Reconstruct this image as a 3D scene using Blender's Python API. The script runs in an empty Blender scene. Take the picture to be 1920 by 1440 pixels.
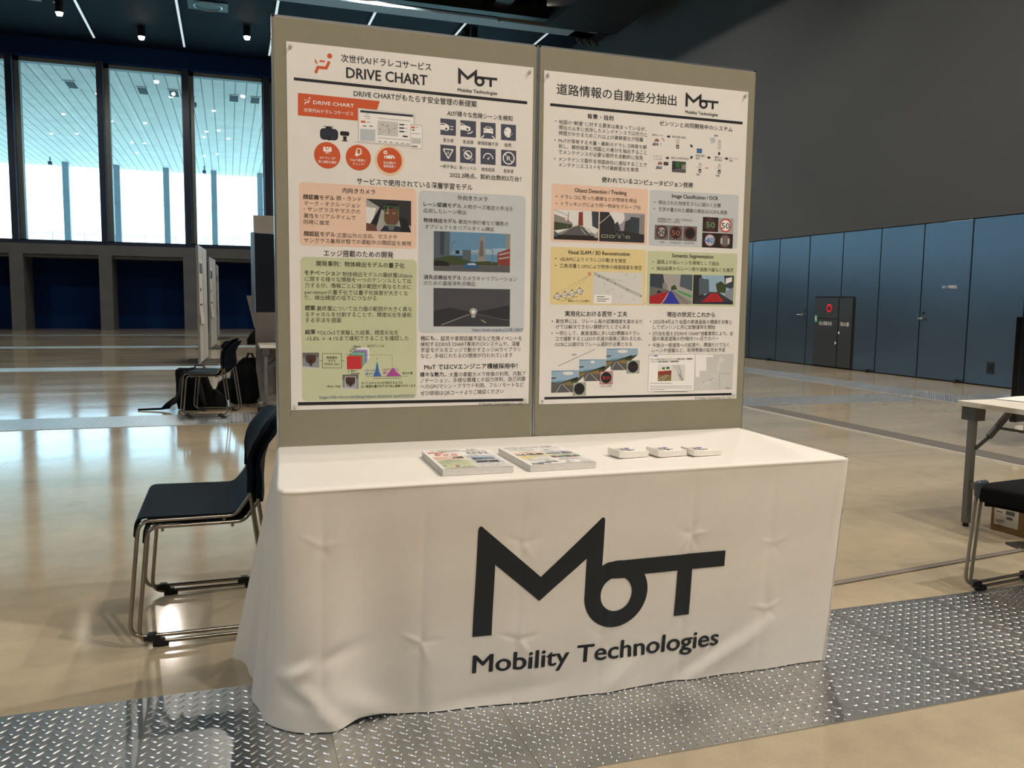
import bpy, bmesh, math, random
from mathutils import Vector, Matrix
from mathutils.geometry import tessellate_polygon
random.seed(7)
S = bpy.context.scene
C = S.collection
PI = math.pi
# ------------------------------------------------------------------ camera
cam_d = bpy.data.cameras.new('camera'); cam = bpy.data.objects.new('camera', cam_d); C.objects.link(cam)
YAW, PITCH, ROLL = -.32647, -.10035, .01279
fwd = Vector((-math.sin(YAW)*math.cos(PITCH), math.cos(YAW)*math.cos(PITCH), math.sin(PITCH)))
rt = Vector((math.cos(YAW), math.sin(YAW), 0)); up = rt.cross(fwd)
r2 = math.cos(ROLL)*rt + math.sin(ROLL)*up; u2 = -math.sin(ROLL)*rt + math.cos(ROLL)*up
mx = Matrix((r2, u2, -fwd)).transposed().to_4x4(); mx.translation = Vector((-1.0484, -2.8541, 1.2199))
cam.matrix_world = mx
cam_d.sensor_width = 36; cam_d.lens = 36*1566.69/1920; cam_d.clip_end = 400
S.camera = cam
# ------------------------------------------------------------------ exposure, sky, lamps
S.view_settings.view_transform = 'Standard'; S.view_settings.look = 'None'
S.view_settings.exposure = 0.0; S.view_settings.gamma = 1; S.view_settings.use_curve_mapping = False
W = bpy.data.worlds.new('sky'); S.world = W; W.use_nodes = True
bg = W.node_tree.nodes['Background']; bg.inputs[0].default_value = (.52, .79, 1, 1); bg.inputs[1].default_value = 5.4
def area_portal(x, y, z, sx, sz):
    d = bpy.data.lights.new('window_portal', 'AREA'); d.shape = 'RECTANGLE'; d.size = sx; d.size_y = sz
    d.cycles.is_portal = True
    o = bpy.data.objects.new('window_portal', d); C.objects.link(o); o.location = (x, y, z); o.rotation_euler = (-PI/2, 0, 0)
area_portal(-7, 29.9, 6, 34, 6.4)
LAMP = (1.0, .91, .80)
def spot(x, y, z, power, ang=172, rad=.07, blend=.3, aim=None, col=LAMP):
    d = bpy.data.lights.new('hall_and_fill_lamp', 'SPOT'); d.energy = power; d.color = col; d.spot_size = math.radians(ang)
    d.spot_blend = blend; d.shadow_soft_size = rad
    o = bpy.data.objects.new('hall_and_fill_lamp', d); C.objects.link(o); o.location = (x, y, z)
    if aim: o.rotation_euler = (Vector(aim)-Vector((x, y, z))).to_track_quat('-Z', 'Y').to_euler()
for x, y, p, a in [(-13,-2.5,2.1,165),(-1.6,-8.5,1.2,150),(2.2,-7.5,1.6,150),(4.2,-3.2,1.7,150),(7,-5,1.1,140),(2.6,.8,.6,150),(5.6,1.5,1.0,130),(2.6,6.5,.8,150),(6,7,.6,130),(0,13,.5,150),(5.5,15,1.9,174),(-11,20,.7,160),(3,20,.9,160),(-3,24.5,.5,160)]:
    spot(x, y, 9.3, 740*p, a, blend=.3 if a < 170 else 1, col=LAMP if x > -12 else (.93, .97, 1))  # the cool far-left lamp is an added fill, standing in for daylight
# ------------------------------------------------------------------ helpers
def lin(c):
    if isinstance(c, str): c = [int(c[i:i+2], 16)/255 for i in (0, 2, 4)]
    return tuple(((v/12.92) if v <= .04045 else ((v+.055)/1.055)**2.4) for v in c)
MATS = {}
def mat(name, col, rough=.5, metal=0, var=.06, scale=8, bump=0, bscale=60, spec=.5, emit=0, sheen=0):
    if name in MATS: return MATS[name]
    m = bpy.data.materials.new(name); m.use_nodes = True; nt = m.node_tree; b = nt.nodes['Principled BSDF']
    c = lin(col)
    tc = nt.nodes.new('ShaderNodeTexCoord'); nz = nt.nodes.new('ShaderNodeTexNoise'); nz.inputs['Scale'].default_value = scale
    nz.inputs['Detail'].default_value = 5; nt.links.new(tc.outputs['Object'], nz.inputs['Vector'])
    rp = nt.nodes.new('ShaderNodeValToRGB'); rp.color_ramp.elements[0].position = .3; rp.color_ramp.elements[1].position = .7
    rp.color_ramp.elements[0].color = tuple(v*(1-var) for v in c)+(1,); rp.color_ramp.elements[1].color = tuple(min(1, v*(1+var)) for v in c)+(1,)
    nt.links.new(nz.outputs['Fac'], rp.inputs[0]); nt.links.new(rp.outputs[0], b.inputs['Base Color'])
    b.inputs['Roughness'].default_value = rough; b.inputs['Metallic'].default_value = metal; b.inputs['Specular IOR Level'].default_value = spec
    if sheen: b.inputs['Sheen Weight'].default_value = sheen
    if emit:
        b.inputs['Emission Color'].default_value = c+(1,); b.inputs['Emission Strength'].default_value = emit
    if bump:
        n2 = nt.nodes.new('ShaderNodeTexNoise'); n2.inputs['Scale'].default_value = bscale; n2.inputs['Detail'].default_value = 4
        nt.links.new(tc.outputs['Object'], n2.inputs['Vector']); bp = nt.nodes.new('ShaderNodeBump'); bp.inputs['Strength'].default_value = bump
        bp.inputs['Distance'].default_value = .01; nt.links.new(n2.outputs['Fac'], bp.inputs['Height']); nt.links.new(bp.outputs[0], b.inputs['Normal'])
    MATS[name] = m; return m
class MB:
    def __init__(s): s.v = []; s.f = []; s.m = []
    def add(s, vs, fs, mi=0):
        n = len(s.v); s.v += [tuple(p) for p in vs]; s.f += [tuple(i+n for i in f) for f in fs]; s.m += [mi]*len(fs); return s
    def box(s, x0, y0, z0, x1, y1, z1, mi=0):
        return s.add([(x, y, z) for z in (z0, z1) for y in (y0, y1) for x in (x0, x1)],
                     [(0,2,3,1),(4,5,7,6),(0,1,5,4),(2,6,7,3),(0,4,6,2),(1,3,7,5)], mi)
    def bar(s, a, b, w, h, mi=0, upv=(0,0,1)):
        a = Vector(a); b = Vector(b); d = (b-a).normalized(); sd = d.cross(Vector(upv)); sd.normalize(); u = sd.cross(d)
        ps = [p + sd*(w/2*i) + u*(h/2*j) for p in (a, b) for i, j in ((-1,-1),(1,-1),(1,1),(-1,1))]
        return s.add(ps, [(3,2,1,0),(4,5,6,7),(0,1,5,4),(1,2,6,5),(2,3,7,6),(3,0,4,7)], mi)
    def tube(s, path, r, n=10, mi=0, closed=False, cap=True):
        P = [Vector(p) for p in path]; k = len(P); vs = []; nrm = None
        for i in range(k):
            a = P[i-1] if (i or closed) else P[0]; b = P[(i+1) % k] if (i < k-1 or closed) else P[-1]
            d = (b-a).normalized()
            if nrm is None:
                nrm = d.orthogonal().normalized()
            nrm = (nrm - d*nrm.dot(d)).normalized(); bn = d.cross(nrm)
            rr = r[i] if isinstance(r, (list, tuple)) else r
            vs += [P[i]+(nrm*math.cos(t)+bn*math.sin(t))*rr for t in (2*PI*j/n for j in range(n))]
        fs = [(i*n+j, i*n+(j+1) % n, ((i+1) % k)*n+(j+1) % n, ((i+1) % k)*n+j) for i in range(k if closed else k-1) for j in range(n)]
        if cap and not closed: fs += [tuple(range(n-1, -1, -1)), tuple((k-1)*n+j for j in range(n))]
        return s.add(vs, fs, mi)
    def cyl(s, a, b, r0, r1=None, n=16, mi=0): return s.tube([a, b], [r0, r0 if r1 is None else r1], n, mi)
    def lathe(s, prof, n=20, mi=0, c=(0,0,0)):
        vs = [(c[0]+r*math.cos(2*PI*j/n), c[1]+r*math.sin(2*PI*j/n), c[2]+z) for r, z in prof for j in range(n)]
        k = len(prof)
        fs = [(i*n+j, i*n+(j+1) % n, (i+1)*n+(j+1) % n, (i+1)*n+j) for i in range(k-1) for j in range(n)]
        return s.add(vs, fs, mi)
    def grid(s, fn, nu, nv, mi=0):
        vs = [fn(i/nu, j/nv) for j in range(nv+1) for i in range(nu+1)]
        fs = [(j*(nu+1)+i, j*(nu+1)+i+1, (j+1)*(nu+1)+i+1, (j+1)*(nu+1)+i) for j in range(nv) for i in range(nu)]
        return s.add(vs, fs, mi)
    def shell(s, fn, nu, nv, off, mi=0):
        """closed shell: front fn(u,v), back fn shifted by off(u,v)"""
        A = [Vector(fn(i/nu, j/nv)) for j in range(nv+1) for i in range(nu+1)]
        B = [A[j*(nu+1)+i]+Vector(off(i/nu, j/nv)) for j in range(nv+1) for i in range(nu+1)]
        q = lambda i, j: j*(nu+1)+i
        N = len(A); fs = []
        for j in range(nv):
            for i in range(nu):
                fs.append((q(i,j), q(i+1,j), q(i+1,j+1), q(i,j+1))); fs.append((N+q(i,j+1), N+q(i+1,j+1), N+q(i+1,j), N+q(i,j)))
        for i in range(nu):
            fs.append((q(i+1,0), q(i,0), N+q(i,0), N+q(i+1,0))); fs.append((q(i,nv), q(i+1,nv), N+q(i+1,nv), N+q(i,nv)))
        for j in range(nv):
            fs.append((q(0,j), q(0,j+1), N+q(0,j+1), N+q(0,j))); fs.append((q(nu,j+1), q(nu,j), N+q(nu,j), N+q(nu,j+1)))
        return s.add(A+B, fs, mi)
    def prism(s, pts, fn, mi=0):
        """polygon pts (2d) placed by fn(p, side) for side 0 and 1"""
        n = len(pts)
        return s.add([fn(p, 0) for p in pts]+[fn(p, 1) for p in pts],
                     [tuple(range(n-1, -1, -1)), tuple(range(n, 2*n))]+[(i, (i+1) % n, n+(i+1) % n, n+i) for i in range(n)], mi)
    def build(s, name, mats, parent=None, smooth=False, bevel=0, segs=2, loc=None, rotz=0):
        me = bpy.data.meshes.new(name); me.from_pydata(s.v, [], s.f)
        if not isinstance(mats, (list, tuple)): mats = [mats]
        for m in mats: me.materials.append(m)
        me.polygons.foreach_set('material_index', s.m)
        bm = bmesh.new(); bm.from_mesh(me); bmesh.ops.recalc_face_normals(bm, faces=bm.faces); bm.to_mesh(me); bm.free()
        if smooth:
            me.polygons.foreach_set('use_smooth', [True]*len(me.polygons))
            if smooth != 2: me.set_sharp_from_angle(angle=math.radians(40))
        me.update()
        o = bpy.data.objects.new(name, me); C.objects.link(o)
        if parent: o.parent = parent
        if loc: o.location = loc
        if rotz: o.rotation_euler.z = rotz
        if bevel:
            b = o.modifiers.new('bevel', 'BEVEL'); b.width = bevel; b.segments = segs; b.limit_method = 'ANGLE'; b.angle_limit = math.radians(50)
        return o
def tag(o, label, cat, group=None, kind=None):
    o['label'] = label; o['category'] = cat
    if group: o['group'] = group
    if kind: o['kind'] = kind
    return o
def thing(name, label, cat, loc=(0,0,0), rotz=0, group=None):
    o = bpy.data.objects.new(name, None); C.objects.link(o); o.empty_display_size = .1; o.location = loc; o.rotation_euler.z = rotz
    return tag(o, label, cat, group)
def struct(o):
    o['kind'] = 'structure'; return o
def dup(root, loc, rotz, label):
    r = root.copy(); C.objects.link(r); r.location = loc; r.rotation_euler.z = rotz; r['label'] = label
    for ch in list(root.children):
        c = ch.copy(); C.objects.link(c); c.parent = r
        for g in list(ch.children):
            d = g.copy(); C.objects.link(d); d.parent = c
    return r
def fillet(pts, rads, n=6):
    P = [Vector(p) for p in pts]; out = [P[0]]
    for i in range(1, len(P)-1):
        r = rads[i] if isinstance(rads, (list, tuple)) else rads
        a = (P[i-1]-P[i]); b = (P[i+1]-P[i]); la = a.length; lb = b.length; a.normalize(); b.normalize()
        ang = a.angle(b); t = min(r/math.tan(ang/2), la*.49, lb*.49)
        p, q = P[i]+a*t, P[i]+b*t
        for k in range(n+1):
            u = k/n; out.append(p*(1-u)**2+P[i]*2*u*(1-u)+q*u*u)
    out.append(P[-1]); return out
def interp(tab, x):
    if x <= tab[0][0]: return tab[0][1]
    for (a, b), (c, d) in zip(tab, tab[1:]):
        if x <= c: return b+(d-b)*(x-a)/(c-a)
    return tab[-1][1]
FONT_CACHE = {}
def text_tris(s, bold=0, res=2):
    """vertices and triangles of a line of lettering, em = 1, baseline at 0"""
    k = (s, bold, res)
    if k in FONT_CACHE: return FONT_CACHE[k]
    cu = bpy.data.curves.new('lettering', 'FONT'); cu.body = s; cu.size = 1; cu.resolution_u = res; cu.fill_mode = 'FRONT'
    o = bpy.data.objects.new('lettering', cu); C.objects.link(o)
    dg = bpy.context.evaluated_depsgraph_get(); me = o.evaluated_get(dg).to_mesh()
    vs = [(v.co.x, v.co.y) for v in me.vertices]; fs = [tuple(p.vertices) for p in me.polygons]
    o.evaluated_get(dg).to_mesh_clear(); bpy.data.objects.remove(o); bpy.data.curves.remove(cu)
    if bold:                                                     # heavier strokes: the line struck again a hair to each side
        e = (0, .010, .020)[bold]; base, bf = vs, fs; vs = []; fs = []
        for dx, dy in ((-e, 0), (e, 0), (0, e*.6), (0, -e*.6)):
            n = len(vs); vs += [(x+dx, y+dy) for x, y in base]; fs += [tuple(i+n for i in f) for f in bf]
    FONT_CACHE[k] = (vs, fs); return FONT_CACHE[k]
def fit_text(s, x, yc, w, em, bold=0, res=2):
    """lettering fitted to width w from x; its optical middle at yc; y up"""
    vs, fs = text_tris(s, bold, res)
    if not vs: return [], []
    x0 = min(v[0] for v in vs); x1 = max(v[0] for v in vs); k = w/max(1e-6, x1-x0)
    return [(x+(v[0]-x0)*k, yc+(v[1]-.36)*em) for v in vs], fs
def arc(cx, cy, r, a0, a1, n): return [(cx+r*math.cos(math.radians(a0+(a1-a0)*i/n)), cy+r*math.sin(math.radians(a0+(a1-a0)*i/n))) for i in range(n+1)]
def logo_tris():
    """the emblem: an M whose right leg runs into a round o carrying the T; x 0..0.821, y 0..0.358"""
    X, Y = .394, .2235
    M = [(-.394,.2385),(-.3925,.5735),(-.389,.580),(-.383,.581),(-.1955,.4105),(-.012,.5795),(-.005,.581),(-.0005,.574),(-.0005,.428),(-.0005,.33),(-.0520,.33),(-.0535,.456),(-.1955,.3345),(-.3370,.4605),(-.3365,.2385)]
    T = [(.052,.4390),(.4270,.4390),(.4275,.3870),(.3130,.3870),(.3145,.2345),(.2610,.2345),(.2610,.3870),(.1440,.3870),(.1,.380),(.0,.385),(-.0005,.428),(.02,.4365)]
    vs = []; fs = []
    for pl in (M, T):
        n = len(vs); v3 = [Vector((a, b, 0)) for a, b in pl]; vs += [(a+X, b-Y) for a, b in pl]
        fs += [tuple(i+n for i in t) for t in tessellate_polygon([v3])]
    n = len(vs); k = 48; cx, cy = .0540+X, .3318-Y
    for j in range(k):
        t = 2*PI*j/k; vs += [(cx+.0525*math.cos(t), cy+.0555*math.sin(t)), (cx+.1065*math.cos(t), cy+.1085*math.sin(t))]
    fs += [(n+2*j, n+2*j+1, n+2*((j+1) % k)+1, n+2*((j+1) % k)) for j in range(k)]
    return vs, fs
POSTER_SERVICE=[
("T",172.9,35.4,300.5,27,"次世代AIドラレコサービス","k",1),
("T",189.8,78.5,269.8,47.6,"DRIVE CHART","k",2),
("P",((22.3,110.3),(819,117.3),(819.2,127.8),(22.2,119.5)),"k",2),
("C",136.4,32.3,8,"o",3),
("L",((89.5,49),(95.3,60.2)),5,"o",4),
("L",((104.3,51.4),(120.4,51.1)),5.4,"o",4),
("L",((135,49.7),(125.3,71.6),(98.5,71.6),(91.1,90.3)),9.2,"o",4),
("G",567.6,26.6,707.5,82),
("T",566.2,99.8,141.6,16,"Mobility Technologies","k",2),
("T",213.3,143.3,421.9,23.1,"DRIVE CHARTがもたらす安全管理の新提案","k",1),
("P",((34.6,157.7),(299,160.9),(276.9,230.7),(33.6,228.3)),"o",1),
("T",82.7,183,131.2,16.1,"DRIVE CHART","w",2),
("C",71.5,171.2,2.5,"w",3),
("L",((55,175.8),(57.3,180.1)),2,"w",4),
("L",((60.4,178.5),(66.2,178)),1.9,"w",4),
("L",((70.5,177.1),(67.1,185.1),(58.7,184.8),(55.4,191.8)),2.9,"w",4),
("T",52.3,209.8,159.2,13.5,"次世代AIドラレコサービス","w",1),
("P",((226.2,189),(418,193.1),(418.2,302.6),(225.5,299)),"g1",2),
("P",((230.2,192.6),(412.8,195.5),(412.9,295.8),(229.5,295.7)),"w",3),
("P",((234.2,195.3),(411.3,196.6),(411.3,203.7),(234.1,202.6)),"n",4),
("P",((236.4,228.7),(250.8,229),(250.8,235.6),(236.4,235.3)),"o",4),
("P",((233.8,255.7),(283.8,254.1),(283.6,293.1),(233.6,294.4)),"b1",4),
("P",((292.1,224.6),(360.3,224.6),(360.3,271.9),(289.8,271.7)),"g1",4),
("L",((292.1,216.6),(403.3,217.8)),4,"g1",4),
("L",((291.9,280.6),(401.2,281.3)),4,"g1",4),
("L",((292.9,271.5),(311.5,257.2),(336.4,250.4),(359.3,240.8)),1.2,"g2",5),
("L",((326,245.1),(331.2,252.8)),2,"o",5),
("L",((295.1,233.4),(319.8,243.6),(357.2,232.9)),0.8,"g2",5),
("L",((323.9,269.4),(340.5,252.1),(357.2,265.1)),0.8,"g2",5),
("C",308.5,236.8,2.2,"g3",5),
("C",324,239.3,2.2,"g3",5),
("C",348.8,245.9,2.2,"g3",5),
("C",329.7,258.9,2.2,"g3",5),
("C",299.6,252.6,2.2,"g3",5),
("L",((364.5,231.9),(381.2,231.5)),4.5,"n",5),
("L",((383.3,231.4),(391.7,231.2)),2,"g2",5),
("L",((364.5,243.2),(381.2,242.8)),4.4,"n",5),
("L",((383.3,242.7),(391.7,242.5)),2,"g2",5),
("L",((364.5,254.5),(381.2,254.1)),4.4,"n",5),
("L",((383.3,254),(391.7,253.8)),2,"g2",5),
("L",((376,269.4),(392.8,269.5)),4.9,"n",5),
("L",((294.9,291.8),(304.2,292)),2.4,"g3",5),
("L",((312.5,292.1),(321.8,292.3)),2.4,"g3",5),
("L",((332.1,292.4),(341.5,292.6)),2.4,"g3",5),
("L",((351.9,292.8),(361.3,292.9)),2.4,"g3",5),
("L",((370.7,293.1),(380.2,293.3)),2.4,"g3",5),
("L",((388.6,293.4),(398.1,293.6)),2.4,"g3",5),
("L",((246.2,213.5),(267.6,213.9)),2.8,"g2",4),
("L",((250.3,220.4),(267.5,220.7)),1.9,"g2",4),
("L",((254.4,205.6),(262.5,205.8)),2,"g3",4),
("L",((242,245.6),(254.2,245.9)),3.5,"g3",4),
("L",((263.4,244.6),(275.6,244.7)),3.2,"g3",4),
("L",((255.3,232.3),(266.5,232.3)),2,"g3",4),
("P",((213.3,298.2),(405.5,299.9),(405.5,304),(213.3,301.2)),"g1",3),
("R",401.4,226.9,444.1,308.7,5,"g1",5),
("R",404.1,231.1,441.3,305.3,3,"w",6),
("L",((405.1,237.6),(417,237.7)),6.2,"o",7),
("L",((419.8,237.5),(430,237.2)),2.6,"g2",7),
("L",((406.9,246.3),(417.5,246.5)),4,"g3",7),
("R",406,272.1,438.5,290.8,0,"g1",7),
("L",((407,289.7),(419.9,282.2),(437.5,283.3)),1.3,"g2",8),
("L",((407,299.9),(426.9,300.4)),4.5,"g3",8),
("L",((406.9,257.4),(433.7,257.3)),2.2,"g2",7),
("R",103.1,262.6,161.4,299.3,12,"n",2),
("P",((113.9,255.4),(148,255.6),(147.9,257.3),(113.9,257.6)),"k",3),
("P",((123.3,256.5),(139.3,256.6),(143.6,263.2),(119,263.6)),"k",3),
("C",136.8,290.2,6,"g4",4),
("C",132,293.5,7.3,"k",5),
("R",167.8,267.9,197.8,282.2,5,"k",2),
("P",((177.3,283.6),(189.5,283.6),(188.1,296.7),(178,296.9)),"k",3),
("P",((173.2,297.2),(192.9,297.2),(192.9,299.8),(173.2,299.8)),"k",3),
("C",125.8,348.9,42.7,"o",3),
("C",227.3,349.8,41.8,"o",3),
("C",331.4,352.8,50.3,"pe",2),
("C",331.4,351.9,42,"o",5),
("T",101.1,357.4,50.5,9.9,"AIドラレコが","w",1),
("T",96.6,370.4,59.3,9.8,"常に運転を解析","w",1),
("T",200.4,358.4,51.2,10,"Webで簡単に","w",1),
("T",208.8,370.6,36.6,10,"チェック!","w",1),
("T",310.8,360.3,41.7,10.1,"安全運転で","w",1),
("T",310.8,371.8,41.7,10.2,"事故削減へ","w",1),
("R",112.9,321.9,139.7,337.1,2,"w",4),
("C",126.1,325.2,5.9,"o",5),
("C",126.5,324.7,3.6,"w",6),
("L",((126,337.6),(126,340.9)),2.8,"w",5),
("L",((118,341.4),(133.9,341.8)),1.8,"w",5),
("P",((222.3,319.1),(235.5,319.6),(237.9,325.1),(237.8,337.1),(226.2,343.8),(221.1,346.1),(216.1,342.4)),"w",4),
("P",((223.9,321.6),(234,322.1),(233.9,336.9),(223.8,336.5)),"o",5),
("C",317.5,326.6,6.4,"w",6),
("C",317.5,326.6,2.8,"o",7),
("P",((312.9,338.5),(323.7,336.9),(328.9,333.5),(341.4,334),(348.7,339.4),(348.7,346.1),(313.3,346.2)),"w",6),
("C",318.1,343.3,2.6,"o",7),
("C",342.5,343.8,2.7,"o",7),
("P",((326.2,336.7),(328.9,334.9),(339.3,335.1),(340.4,336.9)),"o",7),
("T",529.4,181,235.6,19.6,"AIが様々な危険シーンを検知","k",1),
("P",((505.9,200.3),(560.9,200.5),(561,254.8),(506.2,254.7)),"s",2),
("P",((576.5,200.5),(632.5,200.8),(632.7,255.5),(577,255.4)),"s",2),
("P",((648.9,201.5),(703.4,201.5),(703.8,255.4),(649.5,255.6)),"s",2),
("P",((723,202),(778.5,202.1),(779,256.4),(723.8,256.6)),"s",2),
("P",((506.4,287.4),(561.6,288.2),(561.7,342.9),(506.7,342.2)),"s",2),
("P",((576,288.5),(632.2,289.3),(632.4,344.4),(576.4,343.7)),"s",2),
("P",((649.5,289.3),(704.2,289.9),(704.6,344.1),(650.1,343.8)),"s",2),
("P",((724.9,289.6),(780.5,290.3),(781.1,345),(725.6,344.6)),"s",2),
("P",((506,215.3),(518.4,215.2),(529,217.8),(537,223.1),(537.1,235.7),(531.8,238.6),(522,238.5),(506.1,237.6)),"w",3),
("P",((506,218.1),(516.6,217.5),(524.6,221.2),(506,221.5)),"s",4),
("C",526.8,233.9,6.7,"w",4),
("C",526.8,233.9,4,"s",5),
("L",((541,224.5),(551.3,224.6)),2.7,"w",3),
("L",((541,234.3),(551.4,234.4)),3,"w",3),
("P",((576.8,210.1),(583.4,210.5),(595.2,217.2),(611.5,221.1),(612.9,232.1),(608,234.9),(595.3,234.1),(577,233.2)),"w",3),
("P",((576.8,213),(583.5,213.5),(592.5,217.9),(576.8,216.9)),"s",4),
("C",602.2,229.4,6.8,"w",4),
("C",602.2,229.4,4,"s",5),
("L",((601.8,243.9),(608.1,242.6),(613.5,241.4),(620.7,234.9)),3.4,"w",3),
("P",((659.7,221.1),(665.2,219.8),(667.9,214.9),(684.4,215.1),(689.1,219.9),(694.3,221.5),(694.5,238.3),(689.3,238.7),(687.4,236.7),(666.3,236.5),(664.5,238.3),(659.9,238.1)),"w",3),
("P",((665.2,221.6),(669.4,217),(683.5,216.8),(687.3,222)),"s",4),
("L",((661.6,226.6),(667.7,226.7)),2.4,"s",4),
("L",((685.5,226.8),(691,226.9)),2.4,"s",4),
("L",((661.8,245.3),(651.9,254.9)),4.1,"w",3),
("L",((691.2,245.4),(701.5,255)),4.1,"w",3),
("C",748.5,224.2,12.3,"w",3),
("P",((735.4,223.4),(733.7,231.3),(736.1,233.7),(737.5,240.5),(743.1,241),(743.8,246.1),(756.9,245.7),(758,235.6),(760.7,225.1),(745.6,215.8)),"w",3),
("C",740.7,224.4,2,"s",5),
("L",((761.4,238.9),(766,231.6)),3.4,"g2",4),
("L",((517.4,301.4),(551,302),(534.2,332.1),(516.7,302.4)),3.7,"w",3),
("T",527.5,312.7,11.9,12.1,"止","w",1),
("O",604.2,316,15.3,3.4,"w",3),
("L",((594.2,308.1),(614.3,323.9)),5.8,"w",4),
("L",((604.2,316),(604.4,328.8)),4.1,"w",4),
("L",((594.3,314.9),(603.3,316.9)),2.4,"w",4),
("L",((585.1,304.4),(593.2,296.2)),3.7,"g2",4),
("L",((615.3,335),(623.4,327.7)),3.7,"g2",4),
("L",((659.6,323.8),(662.6,314.2),(669,307.8),(677.3,306),(685.6,308.5),(692.2,314.9),(695.1,324.3)),3.4,"w",3),
("L",((677.5,324.4),(684.8,316.3)),1.6,"w",3),
("C",677.5,324.4,3.1,"w",4),
("O",752.7,317.4,22.2,4.2,"w",3),
("T",746.2,317.9,14.1,21.7,"R","w",2),
("L",((738.5,303.5),(744.2,309.2)),3.8,"w",4),
("L",((761.3,326.4),(767.1,331.3)),3.8,"w",4),
("T",515.7,272,36.6,13.5,"急加速","g4",0),
("T",585.8,272.5,37.7,13.6,"急減速","g4",0),
("T",639,273,75.1,13.6,"車間距離不足","g4",0),
("T",737.5,273,25.4,13.8,"脇見","g4",0),
("T",503.4,360.2,61.5,13.6,"一時不停止","g4",0),
("T",573.6,361,61.5,13.6,"急ハンドル","g4",0),
("T",652.7,361.6,49.3,13.8,"速度超過","g4",0),
("T",734.3,362,37.1,13.9,"急後退","g4",0),
("T",539.3,387.4,260.3,19.1,"2022.3時点、契約台数約3万台！","k",1),
("T",221.5,426.2,400.2,22.8,"サービスで使用されている深層学習モデル","k",1),
("R",34.3,439.5,422.9,644,14,"sal",1),
("R",430.4,445.3,818.5,931,16,"blu",1),
("T",174.5,459.2,108.1,18.4,"内向きカメラ","k",1),
("T",568.1,463.4,108,18.3,"外向きカメラ","k",1),
("T",46.8,486.4,101.1,17.2,"顔認識モデル","k",2),
("T",153.6,485.6,82.7,16.6,"顔・ランド","g4",0),
("T",48.7,506.6,184.3,16.5,"マーク・オクルージョン","g4",0),
("T",48.4,526.3,184.5,16.4,"・サングラスやマスクの","g4",0),
("T",47.7,547,169.5,16.5,"属性をリアルタイムで","g4",0),
("T",47.4,567.5,83.5,16.5,"同時に推定","g4",0),
("H",252,482.4,405,588.4,"driver"),
("T",448.3,491,133.6,16.8,"レーン認識モデル","k",2),
("T",588.2,492.6,182.8,16.6,"人物ポーズ推定の手法を","g4",0),
("T",447.5,512.6,151.6,16.8,"応用したレーン検出","g4",0),
("T",448.5,544.8,116.9,16.8,"物体検出モデル","k",2),
("T",571.2,545.6,183,16.6,"車両や歩行者など複数の","g4",0),
("T",453.3,566.4,247.4,16.4,"オブジェクトをリアルタイム検出","g4",0),
("T",47.4,605.1,101.6,17.5,"顔認証モデル","k",2),
("T",154.7,606.6,202,16.8,"正面以外の方向、マスクや","g4",0),
("T",47.9,626.6,357.1,17,"サングラス着用状態での運転中の顔認証を実現","g4",0),
("T",111.1,666.7,232.6,23,"エッジ搭載のための開発","k",1),
("R",35.6,680.5,424.7,1160.3,16,"gre",1),
("T",87.2,701.6,294.5,19.4,"開発事例：物体検出モデルの量子化","k",1),
("T",48.6,732.2,116.9,17.7,"モチベーション","k",2),
("T",172.1,734.7,238.2,17.9,"物体検出モデルの最終層はbbox","g4",0),
("T",49.2,753,356,17.6,"に関する様々な情報を一つのテンソルとして出","g4",0),
("T",48.9,773.8,356.3,17.7,"力するが、情報ごとに値の範囲が異なるために","g4",0),
("T",48.6,795.5,345.3,17.8,"per-tensorの量子化では量子化誤差が大きくな","g4",0),
("T",48.8,814.3,237,17.7,"り、検出精度の低下につながる","g4",0),
("T",48.4,848.4,33.5,17.8,"提案","k",2),
("T",87.1,849.7,321,17.9,"最終層について出力値の範囲が大きく異な","g4",0),
("T",49,869.6,356.3,17.9,"るチャネルを分割することで、精度劣化を緩和","g4",0),
("T",48.7,889,119,17.9,"する手法を提案","g4",0),
("T",48.1,928,33.7,18,"結果","k",2),
("T",86.2,930.2,273.5,18,"YOLOv3で実験した結果、精度劣化を","g4",0),
("T",47.9,949.8,348.5,17.9,"-15.8% → -4.1%まで緩和できることを確認した","g4",0),
("H",38.5,996.7,92.7,1050.3,"pet"),
("L",((93,1024),(102.3,1024.2)),1.3,"k",4),
("L",((166.5,1025.5),(176.4,1025.7)),1.4,"k",4),
("L",((103.4,1000.1),(166.7,1001.2),(166.3,1049.8),(102.9,1048.3),(103.4,999.7)),1.4,"k",4),
("T",117.4,1014.4,34.8,10,"物体検出","k",1),
("T",122.7,1024.8,24.5,10,"モデル","k",1),
("T",109.7,1035.4,50,10,"(YOLO, etc.)","k",1),
("P",((184.6,1012.1),(232.2,1013),(236.2,1008.6),(189.7,1007.7)),"c1",2),
("P",((232.2,1013),(232,1054.5),(235.9,1049.5),(236.2,1008.6)),"c1",2),
("P",((189.7,1007.7),(236.2,1008.6),(240.1,1004.1),(194.7,1003.3)),"c2",2),
("P",((236.2,1008.6),(235.9,1049.5),(239.9,1044.4),(240.1,1004.1)),"c2",2),
("P",((194.7,1003.3),(240.1,1004.1),(244.1,999.7),(199.8,999)),"c3",2),
("P",((240.1,1004.1),(239.9,1044.4),(243.8,1039.3),(244.1,999.7)),"c3",2),
("P",((199.8,999),(244.1,999.7),(248,995.3),(204.9,994.6)),"c4",2),
("P",((244.1,999.7),(243.8,1039.3),(247.8,1034.3),(248,995.3)),"c4",2),
("P",((204.9,994.6),(248,995.3),(252,990.9),(210,990.2)),"c5",2),
("P",((248,995.3),(247.8,1034.3),(251.8,1029.2),(252,990.9)),"c5",2),
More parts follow.
